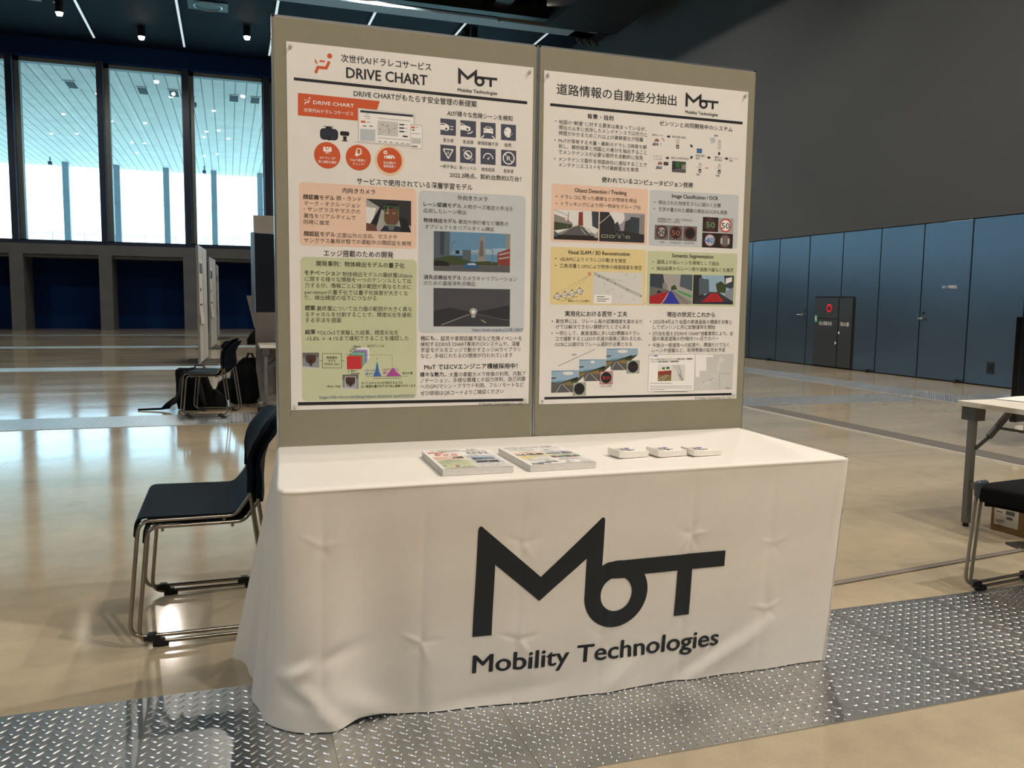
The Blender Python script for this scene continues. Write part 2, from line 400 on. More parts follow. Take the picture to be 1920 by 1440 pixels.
("P",((210,990.2),(252,990.9),(255.9,986.5),(215.1,985.8)),"c6",2),
("P",((252,990.9),(251.8,1029.2),(255.7,1024.1),(255.9,986.5)),"c6",2),
("P",((215.1,985.8),(255.9,986.5),(259.9,982.1),(220.1,981.5)),"w",2),
("P",((255.9,986.5),(255.7,1024.1),(259.7,1019),(259.9,982.1)),"w",2),
("R",184.6,1012.1,232,1054.5,0,"red",3),
("T",206.1,976.4,25,12,"class","k",1),
("T",198.4,984.9,15.8,11,"obj","k",0),
("T",254.4,976,57.6,11.1,"出力テンソル","k",1),
("T",195.1,992.6,5.9,11,"h","k",0),
("T",182.4,1001.8,15,10.1,"x y w","k",0),
("P",((273.2,1080.2),(280.2,1065),(283.5,1044.1),(287.3,1027.9),(290.9,1044.3),(295,1065.4),(302.4,1080.5)),"hb",3),
("P",((317.3,1080.4),(331.4,1063.9),(340.8,1050.1),(352.5,1063.5),(371.3,1080.4)),"hp",3),
("L",((247.9,1080.4),(397.4,1081.6)),1.4,"g3",4),
("L",((273.2,1086.7),(371.3,1087.5)),1.4,"k",4),
("L",((251.9,1005.5),(258.4,1005.6)),1.4,"g3",4),
("L",((263,1005.7),(269.4,1005.8)),1.4,"g3",4),
("L",((274,1005.9),(280.5,1006)),1.4,"g3",4),
("L",((285.1,1006.1),(291.5,1006.2)),1.4,"g3",4),
("L",((296.2,1006.3),(302.7,1006.4)),1.4,"g3",4),
("L",((307.3,1006.5),(313.8,1006.6)),1.4,"g3",4),
("L",((318.4,1006.7),(325,1006.8)),1.3,"g3",4),
("L",((329.6,1006.9),(336.2,1007)),1.3,"g3",4),
("L",((339.4,1008.9),(339.4,1013.6)),1.4,"g3",4),
("L",((339.4,1017.3),(339.4,1022)),1.4,"g3",4),
("L",((339.4,1025.7),(339.4,1030.4)),1.4,"g3",4),
("L",((339.4,1034.1),(339.4,1038.8)),1.4,"g3",4),
("L",((339.4,1042.6),(339.4,1047.2)),1.4,"g3",4),
("L",((286.4,1014),(286.4,1023.3)),1.4,"g3",4),
("T",245.7,1060,43.8,10.6,"hチャネル","hb",1),
("T",246.6,1071.1,36.8,10.7,"値の分布","hb",1),
("T",307.1,1056.9,54.8,10.8,"obj.チャネル","hp",1),
("T",307.1,1068.4,37.4,10.8,"値の分布","hp",1),
("T",374.7,1070.6,35.6,10.3,"出力の値","k",1),
("T",196.9,1058.6,20,10.1,"bbox","k",1),
("T",196.8,1067.9,29.6,10.1,"decode","k",1),
("L",((189.7,1055.8),(189.6,1068.7)),1.4,"k",4),
("H",169.2,1072.4,223.3,1123.9,"pet"),
("L",((178.6,1079.5),(213.6,1080.5),(213.3,1115.7),(178.4,1114.6),(178.7,1079.1)),1.4,"w",9),
("T",117.3,1110.2,44.8,10.6,"class: dog","k",1),
("T",232.6,1103.2,142.5,10.2,"すべてのチャネルを内包するような","k",1),
("T",231.6,1114.4,188.7,10.2,"広い範囲を量子化するために誤差が大きくなる","k",1),
("T",92.9,1147.2,323.7,15.1,"https://lab.mo-t.com/blog/object-detector-quantization","lk",0),
("L",((92.8,1150.9),(416.6,1155.3)),0.9,"lk",4),
("H",484.1,580.4,762.4,716.3,"tower"),
("T",449,738.8,134,17.2,"消失点検出モデル","k",2),
("T",588.9,739.8,200.5,16.9,"カメラキャリブレーション","g4",0),
("T",449.1,758.8,184.3,17.2,"のための直接消失点検出","g4",0),
("H",484,775.4,764.4,908.7,"night"),
("T",623.6,919.2,190.5,15.3,"https://arxiv.org/abs/2108.13699","lk",0),
("L",((623.7,925.1),(814.2,925.6)),0.9,"lk",4),
("T",438.7,949.8,60.5,17.9,"他にも...","k",2),
("T",509.9,951.4,301.2,18,"脇見や車間距離不足など危険イベントを","g4",0),
("T",438.7,971.1,363.4,17.9,"検知するDRIVE CHART専用のCVシステムや、深層","g4",0),
("T",438.7,991.3,366.9,17.9,"学習モデルをエッジで動かすエッジAIライブラリ","g4",0),
("T",438.8,1011.8,338.1,17.9,"など、多岐にわたるCV開発が行われています","g4",0),
("T",437,1076.7,95.6,18,"様々な魅力...","k",2),
("T",541.4,1078.8,286.6,18.2,"大量の車載カメラ映像の利用、内製ア","g4",0),
("T",438,1098.4,388.8,18.1,"ノテーション、多様な職種との協力体制、自己研鑽","g4",0),
("T",438.1,1119,382.8,18.1,"へのGPUマシン・クラウド利用、フルリモートなど","g4",0),
("T",438.1,1142.4,306.3,18.2,"ぜひ詳細はQRコードよりご確認ください","g4",0),
("T",452.3,1050.6,343.4,21.4,"MoT ではCVエンジニア積極採用中！","k",2),
("P",((21.8,1162.1),(819.1,1170.2),(819.3,1180.2),(21.6,1173.4)),"k",2),
("T",651.5,1186.3,165.3,14.7,"© Mobility Technologies Co., Ltd.","g3",1)]
POSTER_ROADS=[
("T",48.4,60,480.8,41.5,"道路情報の自動差分抽出","k",1),
("G",567.9,24.9,709.5,79.2),
("T",568.3,96.2,140.8,16.1,"Mobility Technologies","k",2),
("P",((24.4,111.2),(819.7,113.7),(820.2,123.8),(24.6,121)),"k",2),
("T",169.4,144.6,104.3,19,"背景・目的","k",2),
("T",461.3,146.2,315.2,19.6,"ゼンリンと共同開発中のシステム","k",1),
("C",46.8,171.5,2.1,"k",3),
("C",45.7,237.3,2.2,"k",3),
("C",45.6,302.9,2.2,"k",3),
("T",58.7,173.2,349,16.7,"地図の“鮮度”に対する要求は高まっているが、","g4",0),
("T",59.1,192.5,351.8,16.7,"現在の人手に依存したメンテナンスでは労力と","g4",0),
("T",59.5,212.2,336.7,16.8,"時間がかかるためこれ以上の高鮮度化が困難","g4",0),
("T",59.1,238,352.2,16.7,"MoTが保有する大量・最新のドラレコ映像を解","g4",0),
("T",59.5,257.7,352.5,16.9,"析し、解析結果と地図との差分を抽出すること","g4",0),
("T",59.9,278.2,337,16.9,"でメンテナンスが必要な箇所を自動的に発見","g4",0),
("T",60.4,302.6,353.2,16.8,"メンテナンス箇所を地図会社に通知することで","g4",0),
("T",60.8,322.8,318.8,17,"メンテナンスコストを下げ高鮮度化を実現","g4",0),
("T",432.2,190.7,50.3,8.9,"車両センサー","g3",0),
("T",514.7,191.7,60,9,"車両位置の推定","g3",0),
("T",695.1,174.4,17.2,9.1,"地図","g3",0),
("T",441.6,267.4,33.4,8.9,"ドライブ","g3",0),
("T",441.9,277.4,33.5,9,"レコーダ","g3",0),
("T",514,268.9,75,9.1,"道路上の物体を検出","g3",0),
("T",618.5,253.4,42.6,9.1,"物体位置の","g3",0),
("T",619,263.8,17,9.1,"推定","g3",0),
("T",701.5,254.4,32.4,9.1,"地図との","g3",0),
("T",702,264.6,32.4,9.2,"差分検出","g3",0),
("T",766.6,254.4,41,9.3,"ゼンリンに","g3",0),
("T",767.1,264.4,16.3,9.2,"提供","g3",0),
("T",624.3,324.4,15.9,9.1,"現地","g3",0),
("T",710.1,323.1,16.2,9.3,"地図","g3",0),
("P",((494.5,189.5),(501.3,189.4),(501.3,185.9),(509.3,192.1),(501.1,198.7),(501.1,195.2),(494.4,195.4)),"k",3),
("P",((492.3,268),(499.1,267.9),(499.1,264.3),(507.1,270.7),(498.9,277.2),(499,273.7),(492.2,273.8)),"k",3),
("P",((670,255.2),(676.9,255.1),(677,251.6),(685.3,258),(676.8,264.7),(676.9,261.1),(669.9,261.2)),"k",3),
("P",((747.1,253.9),(754.2,253.8),(754.2,250.2),(762.6,256.7),(754.1,263.4),(754.1,259.8),(747.1,259.9)),"k",3),
("P",((724.6,233.7),(724.8,239.6),(729,239.4),(721.7,247),(713.6,240.3),(717.8,240.1),(717.5,234.1)),"k",3),
("P",((597.7,213.5),(602.2,217.9),(605.3,215.5),(605,225.1),(593.9,224.3),(597,221.9),(592.6,217.6)),"k",3),
("P",((594.6,265.3),(598.6,260.4),(595.3,258.4),(606.3,256.2),(607.5,265.8),(604.2,263.8),(600.1,268.6)),"k",3),
("R",533.7,199.2,547.7,235.3,0,"g1",2),
("R",713.5,188.5,728.8,225.6,0,"g1",2),
("R",633.5,279.4,646.8,316.3,0,"g1",2),
("R",717.2,278.3,731.4,314.6,0,"g1",2),
("R",535.1,220.3,546,233.2,2,"k",3),
("C",540.6,227.6,2.7,"w",4),
("R",634,303.2,645.2,316.4,2,"k",3),
("C",639.6,310.7,2.7,"w",4),
("R",718.8,301.8,730.3,315.1,2,"k",3),
("C",724.6,309.4,2.8,"w",4),
("C",720.8,193.9,1.9,"red",4),
("C",638.5,283.7,1.8,"red",4),
("C",723.4,283.5,1.8,"red",4),
("C",627.3,297.2,1.8,"red",4),
("L",((661.5,298),(676.5,297.2)),2.8,"o",4),
("R",623.8,227.5,645.3,244.4,0,"n",2),
("R",626,229.2,643.1,242.7,0,"hb",3),
("H",519.7,280.4,579,321.3,"street"),
("P",((442.3,214.9),(443.1,209.5),(448,203.8),(456.2,203.3),(461.5,208.3),(462.8,213.6)),"c7",3),
("L",((446.1,208.4),(458.4,207.6)),2.7,"g3",4),
("P",((458.1,297.9),(458.9,292.5),(463.9,286.8),(472.1,286.3),(477.5,291.4),(478.7,296.8)),"c7",3),
("L",((462,291.4),(474.4,290.7)),2.7,"g3",4),
("P",((433.6,229.8),(438.3,218.8),(459.3,218.3),(459.7,228.2)),"g3",3),
("L",((444.1,222.9),(456.9,222.1)),5.3,"b2",4),
("P",((451,314.1),(455.7,303),(476.9,302.8),(477.2,312.7)),"g3",3),
("L",((461.5,307.2),(474.4,306.5)),5.4,"b2",4),
("L",((473.6,199.5),(485.3,210.4)),2.7,"g3",4),
("O",470.2,221.2,3.6,1.4,"g2",4),
("L",((470.4,224.8),(470.6,230.2)),1.8,"g2",4),
("R",483.5,285.7,503.7,298.6,4,"n",3),
("C",493.6,291.9,3.6,"g3",4),
("P",((676.8,185.3),(698.1,180.3),(705.3,197.2),(685.8,206.7)),"b1",3),
("L",((682.6,194.1),(701.1,188.3)),1.8,"g2",4),
("L",((703.5,298.5),(711.4,292.5)),1.4,"g2",4),
("T",232,365.8,379.6,21.2,"使われているコンピュータビジョン技術","k",2),
("R",35.4,390.2,422.2,595.8,8,"sal",1),
("R",430,392,816.7,598,8,"blu",1),
("R",35.8,614.7,423.7,822.6,8,"yel",1),
("R",428.1,617.2,820.2,823.2,8,"gre",1),
("T",125.2,408.6,208,20.2,"Object Detection / Tracking","k",2),
("T",523.1,408.7,200.2,20,"Image Classification / OCR","k",2),
("C",55.4,435.1,2.2,"k",3),
("C",54.9,459.6,2.2,"k",3),
("C",450.2,436,2.2,"k",3),
("C",450,460.6,2.2,"k",3),
("T",73.6,435.3,302,16.7,"ドラレコに写った標識などの物体を検出","g4",0),
("T",74.1,459.6,319.2,16.7,"トラッキングにより同一物体をグループ化","g4",0),
("T",466.8,435.9,270.2,17.3,"検出された物体をさらに細かく分類","g4",0),
("T",467.7,461.4,299.1,17.4,"文字が書かれた標識の場合はOCRも実施","g4",0),
("H",47.2,481.9,222.5,587.9,"day"),
("H",227.1,481.7,411.6,588.8,"dusk"),
("T",464.3,497.4,155,9.2,"速度標識の場合、一般型・LED型(点灯)・","g3",0),
("T",464.7,506.7,98.1,9.1,"LED型(消灯)などに細分化","g3",0),
("R",454.7,519.8,513.2,574.9,0,"g3",2),
("C",483.8,545.4,23.9,"dr",3),
("C",483.8,545.4,17.4,"g2",4),
("T",467.1,546.1,33.5,28.5,"50","g4",2),
("R",514.8,520,574,575.4,0,"g3",2),
("C",544.2,545.7,24,"dr",3),
("C",544.2,545.7,17.5,"dk",4),
("T",527.4,546.4,33.8,28.6,"50","c7",2),
("R",576,519.7,636.1,575.5,0,"g3",2),
("C",605.9,545.6,24.2,"dr",3),
("C",605.9,545.6,17.7,"k",4),
("R",660,481.8,728.8,537.4,0,"dk",2),
("C",694.3,509.5,26.2,"dr",3),
("C",694.3,509.5,21.1,"g4",4),
("T",675.9,510.2,36.9,30.8,"50","c4",1),
("R",726.8,482.5,796.5,538.5,0,"g2",2),
("C",761.5,510.4,26.3,"red",3),
("C",761.5,510.4,21.2,"w",4),
("T",742.9,511,37.3,31,"50","k",1),
("R",659.9,541,728.9,597.3,0,"dk",2),
("C",694.3,569,26.3,"dr",3),
("C",694.3,569,21.2,"b1",4),
("T",675.8,569.8,37,31,"40","hb",1),
("R",726.8,541.2,796.7,597.8,0,"dk",2),
("C",761.6,569.4,26.4,"dr",3),
("C",761.6,569.4,21.3,"g3",4),
("T",742.9,570,37.5,31.1,"11","g1",1),
("T",471.1,583.4,25.1,8.3,"一般型","g3",0),
("T",520.9,583.8,47.6,8.4,"LED型(点灯)","g3",0),
("T",581.8,583,47.1,8.4,"LED型(消灯)","g3",0),
("T",103.4,631.8,249.5,19.6,"Visual SLAM / 3D Reconstruction","k",2),
("C",56.4,657.2,2.2,"k",3),
("C",56.9,681.7,2.2,"k",3),
("T",72.4,657.8,267,17,"vSLAMによりドラレコの動きを推定","g4",0),
("T",72.9,682.2,332.5,17,"三角測量とGPSにより物体の緯度経度を推定","g4",0),
("O",190.8,710.1,6.4,2.3,"red",4),
("C",190.8,710.1,2.7,"g2",3),
("L",((50.9,798.2),(64.1,780.1),(78,792.6),(70.5,806.2),(50.9,798.2)),1.8,"n",5),
("P",((50.9,798.2),(64.1,780.1),(78,792.6),(70.5,806.2)),"w",3),
("L",((50.9,798.2),(78,792.6)),1.4,"n",5),
("L",((64.1,780.1),(70.5,806.2)),1.4,"n",5),
("L",((66.1,780.1),(73.2,776.3)),0.9,"g3",4),
("L",((79.2,773),(86.3,769.2)),0.9,"g3",4),
("L",((92.3,766),(99.4,762.2)),0.9,"g3",4),
("L",((105.5,758.9),(112.6,755.1)),0.9,"g3",4),
("L",((118.7,751.8),(125.8,748)),0.9,"g3",4),
("L",((131.9,744.7),(139,740.9)),0.9,"g3",4),
("L",((145.1,737.6),(152.3,733.7)),0.9,"g3",4),
("L",((158.4,730.4),(165.6,726.6)),0.9,"g3",4),
("L",((171.7,723.3),(178.9,719.4)),0.9,"g3",4),
("L",((79.5,792.1),(92.8,773.9),(106.7,786.4),(99.2,800),(79.5,792.1)),1.8,"n",5),
("P",((79.5,792.1),(92.8,773.9),(106.7,786.4),(99.2,800)),"w",3),
("L",((79.5,792.1),(106.7,786.4)),1.4,"n",5),
("L",((92.8,773.9),(99.2,800)),1.4,"n",5),
("L",((94.7,773.9),(100.1,770.5)),0.9,"g3",4),
("L",((104.7,767.5),(110.1,764.1)),0.9,"g3",4),
("L",((114.7,761.1),(120.1,757.7)),0.9,"g3",4),
("L",((124.7,754.7),(130.1,751.3)),0.9,"g3",4),
("L",((134.7,748.3),(140.1,744.9)),0.9,"g3",4),
("L",((144.7,741.9),(150.2,738.4)),0.9,"g3",4),
("L",((154.8,735.5),(160.2,732)),0.9,"g3",4),
("L",((164.9,729),(170.3,725.5)),0.9,"g3",4),
("L",((174.9,722.6),(180.4,719.1)),0.9,"g3",4),
("L",((108.7,785.9),(122,767.7),(136.1,780.2),(128.5,793.9),(108.7,785.9)),1.8,"n",5),
("P",((108.7,785.9),(122,767.7),(136.1,780.2),(128.5,793.9)),"w",3),
("L",((108.7,785.9),(136.1,780.2)),1.4,"n",5),
("L",((122,767.7),(128.5,793.9)),1.4,"n",5),
("L",((124,767.7),(127.6,764.6)),0.9,"g3",4),
("L",((130.8,762),(134.4,758.9)),0.9,"g3",4),
("L",((137.5,756.3),(141.2,753.2)),0.9,"g3",4),
("L",((144.3,750.5),(147.9,747.5)),0.9,"g3",4),
("L",((151.1,744.8),(154.7,741.7)),0.9,"g3",4),
("L",((157.8,739.1),(161.5,736)),0.9,"g3",4),
("L",((164.6,733.4),(168.3,730.3)),0.9,"g3",4),
("L",((171.4,727.6),(175.1,724.5)),0.9,"g3",4),
("L",((178.2,721.9),(181.9,718.8)),0.9,"g3",4),
("L",((138.5,777.9),(151.9,759.6),(166.1,772.1),(158.5,785.9),(138.5,777.9)),1.8,"n",5),
("P",((138.5,777.9),(151.9,759.6),(166.1,772.1),(158.5,785.9)),"w",3),
("L",((138.5,777.9),(166.1,772.1)),1.4,"n",5),
("L",((151.9,759.6),(158.5,785.9)),1.4,"n",5),
("L",((153.9,759.6),(155.7,757)),0.9,"g3",4),
("L",((157.3,754.8),(159.2,752.2)),0.9,"g3",4),
("L",((160.8,750),(162.7,747.3)),0.9,"g3",4),
("L",((164.2,745.1),(166.1,742.5)),0.9,"g3",4),
("L",((167.7,740.3),(169.6,737.7)),0.9,"g3",4),
("L",((171.2,735.5),(173,732.9)),0.9,"g3",4),
("L",((174.6,730.6),(176.5,728)),0.9,"g3",4),
("L",((178.1,725.8),(180,723.2)),0.9,"g3",4),
("L",((181.6,721),(183.4,718.3)),0.9,"g3",4),
("L",((76.5,811.1),(147.2,792.3)),1.3,"n",4),
("T",108.2,809.3,85.1,9,"車両(ドラレコ)の動き","g4",0),
("R",206,700.8,411.1,818.1,0,"g0",2),
("L",((208.2,706.6),(296.1,741.7),(347.9,764.9),(408,788.8)),1.4,"g3",3),
("L",((208.3,710.7),(296.3,745.8),(348,769),(408.1,792.9)),1.4,"g3",3),
("L",((208,702.1),(296,737.1),(347.7,760.3),(407.8,784.1)),1.4,"g3",3),
("L",((208.2,706.6),(245.1,720.5),(329,734.3)),1.4,"g2",3),
("C",229.9,717.6,2.3,"dk",4),
("C",265.4,729.3,2.3,"dk",4),
("C",296.2,742.6,2.3,"dk",4),
("C",347.8,764,2.3,"dk",4),
("C",405.4,787.4,2.3,"dk",4),
("L",((281.6,764.8),(292.6,761)),7.3,"g1",3),
("L",((261.6,774.2),(272.6,770.4)),7.3,"g1",3),
("L",((372.1,717.5),(383.3,713.6)),7.3,"g1",3),
("L",((245.8,747),(256.7,743.2)),7.3,"g1",3),
("L",((318,792),(329.1,788.2)),7.4,"g1",3),
("L",((369.6,800.7),(380.8,796.9)),7.5,"g1",3),
("L",((336,711.2),(347.1,707.3)),7.3,"g1",3),
("R",212.2,785.3,283.6,816.7,0,"w",4),
("L",((221.9,792.9),(254.6,792.6)),2.8,"g3",5),
("L",((222.1,801.2),(272.5,800.7)),2.7,"g3",5),
("L",((222.3,808.5),(260.1,808.2)),2.7,"g3",5),
("T",531.8,631.6,180.6,20.4,"Semantic Segmentation","k",2),
("C",451.3,658.2,2.3,"k",3),
("C",451.2,682.3,2.3,"k",3),
("T",467.6,657.8,270.1,17.1,"道路上の各レーンを領域として抽出","g4",0),
("T",467.4,682.1,337.8,17.1,"抽出結果からレーン数や道路の幅などを推定","g4",0),
("H",440.4,702.9,623.7,816,"lanes"),
("H",627,702.8,808.6,815.1,"redroad"),
("T",96.9,856.4,252.3,21.8,"実用化における苦労・工夫","k",2),
("T",518.1,856.4,210.2,21.7,"現在の状況とこれから","k",2),
("C",47.2,883.5,2.3,"k",3),
("C",47.1,927.9,2.2,"k",3),
("C",447.8,883.4,2.3,"k",3),
("C",446.8,929.1,2.4,"k",3),
("C",445.7,973,2.4,"k",3),
("T",60.8,884,354.1,17.2,"実世界には、フレーム毎の認識精度を高めるだ","g4",0),
("T",61.2,904.2,300.3,17.2,"けでは解決できない課題がたくさんある","g4",0),
("T",60.2,927.8,344.7,17.3,"一例として、高速道路に多いLED標識はドラレ","g4",0),
("T",60.6,948.4,355.4,17.3,"コで撮影するとLEDの点滅が画像に現れるため、","g4",0),
("T",58.6,969.1,313.8,17.3,"OCRには適切なフレーム選択が必要となる","g4",0),
("T",459.4,884.2,347.5,17.9,"2022年4月より全国の高速道路の標識を対象と","g4",0),
("T",460.1,904.7,271.5,17.9,"してゼンリンと共に試験運用を開始","g4",0),
("T",458.9,929.4,355.9,17.9,"3万台を超えるDRIVE CHART搭載車両により、全","g4",0),
("T",459,949,289.7,18,"国の高速道路の約9割を1ヶ月でカバー","g4",0),
("T",458.8,973.8,339.1,18,"今後は一般道路への拡張や、標識だけでなく","g4",0),
("T",458.5,994,323.6,18,"レーンや道幅など、取得情報の拡充を予定","g4",0),
("L",((73.9,1048.2),(220.4,987.2)),1.4,"k",4),
("T",128.3,1007.2,16.4,9.2,"時刻","g3",0),
("H",47.3,1065.3,176.6,1147,"road"),
("H",157.6,1025.4,286.2,1106.8,"road"),
("H",267.5,985.7,398,1067.2,"road"),
("R",133.6,1110.7,185.9,1159.4,0,"c4",16),
("R",136.2,1113.1,183.3,1157,0,"g2",17),
("C",159.7,1135,21.5,"k",18),
("R",241.9,1070.8,295.3,1119.7,0,"red",16),
("R",244.5,1073.1,292.7,1117.2,0,"g2",17),
("C",268.5,1095.1,21.6,"k",18),
("T2",253.7,1094.9,29.7,17,"50","red",1),
("R",352,1031.1,406.8,1080.1,0,"c4",16),
("R",354.7,1033.5,404.1,1077.7,0,"g2",17),
("C",379.3,1055.5,21.8,"k",18),
("T2",364.2,1055.3,30.3,17,"50","dr",1),
("T",245.9,1127.1,44.5,9.4,"OCRに利用","g3",0),
("R",444.8,1009,647.8,1153.4,0,"g2",1),
("R",446.4,1010.4,646.1,1151.9,0,"w",2),
("R",465.5,1012.1,483.1,1016.5,0,"hb",3),
("L",((449.7,1014.3),(461.4,1014.4)),2.3,"g2",3),
("T",453.9,1028,184.2,8.1,"ゼンリンとMoT 3万台のドライブレコーダー映像を活用した地図整備メ","k",1),
("T",454.2,1037,120.8,8.1,"ンテナンス 全国の高速道路にて試験運用開始","k",1),
("H",486.5,1049.5,545,1112.4,"hwy"),
("H",544.2,1050.3,604.5,1112.6,"curve"),
("L",((453.4,1120.1),(549.7,1122.1)),2.4,"g2",3),
("L",((453.8,1131.1),(637.2,1135.1)),2.4,"g2",3),
("L",((454.1,1137.8),(637.4,1142)),2.4,"g2",3),
("L",((454.3,1144.6),(518.3,1146)),2.4,"g2",3),
("L",((470.5,1153.1),(618.9,1155.7)),2.4,"g3",3),
("R",647.2,1010.1,820.7,1152,0,"g1",1),
("P",((648.3,1011.6),(728.3,1012.4),(728.7,1022.2),(697.1,1021.8),(699.5,1075.4),(668.6,1074.9),(669.7,1099.3),(652.1,1098.9)),"w",2),
("P",((755.5,1024.9),(764.9,1021.6),(770.8,1029),(783.2,1030.1),(779.6,1037.5),(767.1,1045.6),(759.4,1048.4),(754.7,1042)),"g0",3),
("P",((749.2,1044.4),(757.6,1045.5),(758.4,1061.7),(755.5,1083.7),(749.2,1103.2),(743.9,1110.4),(724.6,1115),(713.7,1119.6),(691.7,1122.6),(688.6,1116.7),(707.8,1111.2),(724.3,1107.6),(729.4,1097.9),(740.3,1093.2),(747.8,1073.7),(748.1,1056.6)),"g0",3),
("P",((699.9,1121.8),(716.5,1119.7),(711.3,1127.9),(700.3,1129.2)),"g0",3),
("P",((672.4,1123.7),(686.1,1121.5),(686.6,1133.8),(680.5,1144.9),(673.1,1140.8),(670,1131)),"g0",3),
("L",((683.4,1122.5),(702.4,1115),(724.4,1110.1),(741,1106.9),(744.9,1095.7),(750.6,1073.8)),1.4,"hb",5),
("L",((673,1138.4),(680.7,1123.9)),1.4,"hb",5),
("L",((716.4,1117.3),(732.3,1100.4)),1.4,"hb",5),
("L",((761.4,1148.7),(758.5,1087.1),(813,1088.1)),1.5,"g2",4),
("L",((773.3,1140.6),(786.2,1116.2)),1.4,"g0",4),
("L",((789.3,1145.4),(811.3,1145.9)),2.9,"g3",4),
("P",((21.2,1162.2),(818.5,1165.4),(819,1174.8),(21.3,1171.4)),"k",2),
("T",651.8,1182.6,164.8,13.7,"© Mobility Technologies Co., Ltd.","g3",1)]
# ------------------------------------------------------------------ materials of the hall
def node(nt, t, **k):
    n = nt.nodes.new(t)
    for a, b in k.items(): setattr(n, a, b)
    return n
def math_node(nt, op, a, b=None, c=None):
    n = nt.nodes.new('ShaderNodeMath'); n.operation = op
    for i, v in enumerate((a, b, c)):
        if v is None: continue
        if isinstance(v, (int, float)): n.inputs[i].default_value = v
        else: nt.links.new(v, n.inputs[i])
    return n.outputs[0]
def concrete_floor():
    m = bpy.data.materials.new('polished_concrete'); m.use_nodes = True; nt = m.node_tree; b = nt.nodes['Principled BSDF']; lk = nt.links.new
    tc = node(nt, 'ShaderNodeTexCoord'); P = tc.outputs['Object']
    def noise(sc, det=6, rough=.6):
        n = node(nt, 'ShaderNodeTexNoise'); n.inputs['Scale'].default_value = sc; n.inputs['Detail'].default_value = det; n.inputs['Roughness'].default_value = rough
        lk(P, n.inputs['Vector']); return n.outputs['Fac']
    mp = node(nt, 'ShaderNodeMapping'); mp.inputs['Scale'].default_value = (.35, 1.3, 1); lk(P, mp.inputs[0])
    nb = node(nt, 'ShaderNodeTexNoise'); nb.inputs['Scale'].default_value = 1.1; nb.inputs['Detail'].default_value = 7; lk(mp.outputs[0], nb.inputs['Vector'])
    f = math_node(nt, 'ADD', math_node(nt, 'MULTIPLY', nb.outputs['Fac'], .55), math_node(nt, 'ADD', math_node(nt, 'MULTIPLY', noise(9), .27), math_node(nt, 'MULTIPLY', noise(120, 3), .18)))
    rp = node(nt, 'ShaderNodeValToRGB'); e = rp.color_ramp.elements; e[0].position = .33; e[1].position = .67
    e[0].color = lin('9c9079')+(1,); e[1].color = lin('c4b396')+(1,); lk(f, rp.inputs[0])
    sp = node(nt, 'ShaderNodeSeparateXYZ'); lk(P, sp.inputs[0])
    def joint(out, pitch, off, w):
        t = math_node(nt, 'ABSOLUTE', math_node(nt, 'SUBTRACT', math_node(nt, 'FRACT', math_node(nt, 'DIVIDE', math_node(nt, 'ADD', out, off), pitch)), .5))
        return math_node(nt, 'LESS_THAN', t, w/pitch/2)
    j = math_node(nt, 'MAXIMUM', joint(sp.outputs[0], 6.3, 5.75, .007), joint(sp.outputs[1], 6.3, .5, .007))
    mxx = node(nt, 'ShaderNodeMixRGB'); mxx.blend_type = 'MULTIPLY'; mxx.inputs[2].default_value = (.62, .58, .52, 1); lk(j, mxx.inputs[0]); lk(rp.outputs[0], mxx.inputs[1])
    lk(mxx.outputs[0], b.inputs['Base Color'])
    rr = node(nt, 'ShaderNodeMapRange'); rr.inputs[3].default_value = .06; rr.inputs[4].default_value = .15; lk(nb.outputs['Fac'], rr.inputs[0]); lk(rr.outputs[0], b.inputs['Roughness'])
    bp = node(nt, 'ShaderNodeBump'); bp.inputs['Strength'].default_value = .07; bp.inputs['Distance'].default_value = .02
    lk(math_node(nt, 'ADD', noise(1.3, 2), math_node(nt, 'MULTIPLY', noise(30, 2), .03)), bp.inputs['Height']); lk(bp.outputs[0], b.inputs['Normal'])
    b.inputs['Specular IOR Level'].default_value = .40
    return m
def tread_strip_mat():
    m = bpy.data.materials.new('tread_plate_strip'); m.use_nodes = True; nt = m.node_tree; b = nt.nodes['Principled BSDF']; lk = nt.links.new
    tc = node(nt, 'ShaderNodeTexCoord'); mp = node(nt, 'ShaderNodeMapping'); mp.inputs['Rotation'].default_value = (0, 0, PI/4); mp.inputs['Scale'].default_value = (1/.0283,)*3
    lk(tc.outputs['Object'], mp.inputs[0]); ck = node(nt, 'ShaderNodeTexChecker'); ck.inputs['Scale'].default_value = 1; lk(mp.outputs[0], ck.inputs['Vector'])
    sp = node(nt, 'ShaderNodeSeparateXYZ'); lk(mp.outputs[0], sp.inputs[0])
    u, v = (math_node(nt, 'SUBTRACT', math_node(nt, 'FRACT', sp.outputs[i]), .5) for i in (0, 1)); k = ck.outputs['Fac']
    def pick(a, c): return math_node(nt, 'ADD', math_node(nt, 'MULTIPLY', a, k), math_node(nt, 'MULTIPLY', c, math_node(nt, 'SUBTRACT', 1.0, k)))
    la, lb = math_node(nt, 'DIVIDE', pick(u, v), .5), math_node(nt, 'DIVIDE', pick(v, u), .2)
    d = math_node(nt, 'SQRT', math_node(nt, 'ADD', math_node(nt, 'MULTIPLY', la, la), math_node(nt, 'MULTIPLY', lb, lb)))
    h = math_node(nt, 'MAXIMUM', math_node(nt, 'SUBTRACT', 1.0, d), 0.0)
    bp = node(nt, 'ShaderNodeBump'); bp.inputs['Strength'].default_value = 1; bp.inputs['Distance'].default_value = .010
    lk(h, bp.inputs['Height']); lk(bp.outputs[0], b.inputs['Normal'])
    b.inputs['Base Color'].default_value = (.7, .71, .72, 1); b.inputs['Metallic'].default_value = 1; b.inputs['Roughness'].default_value = .36
    return m
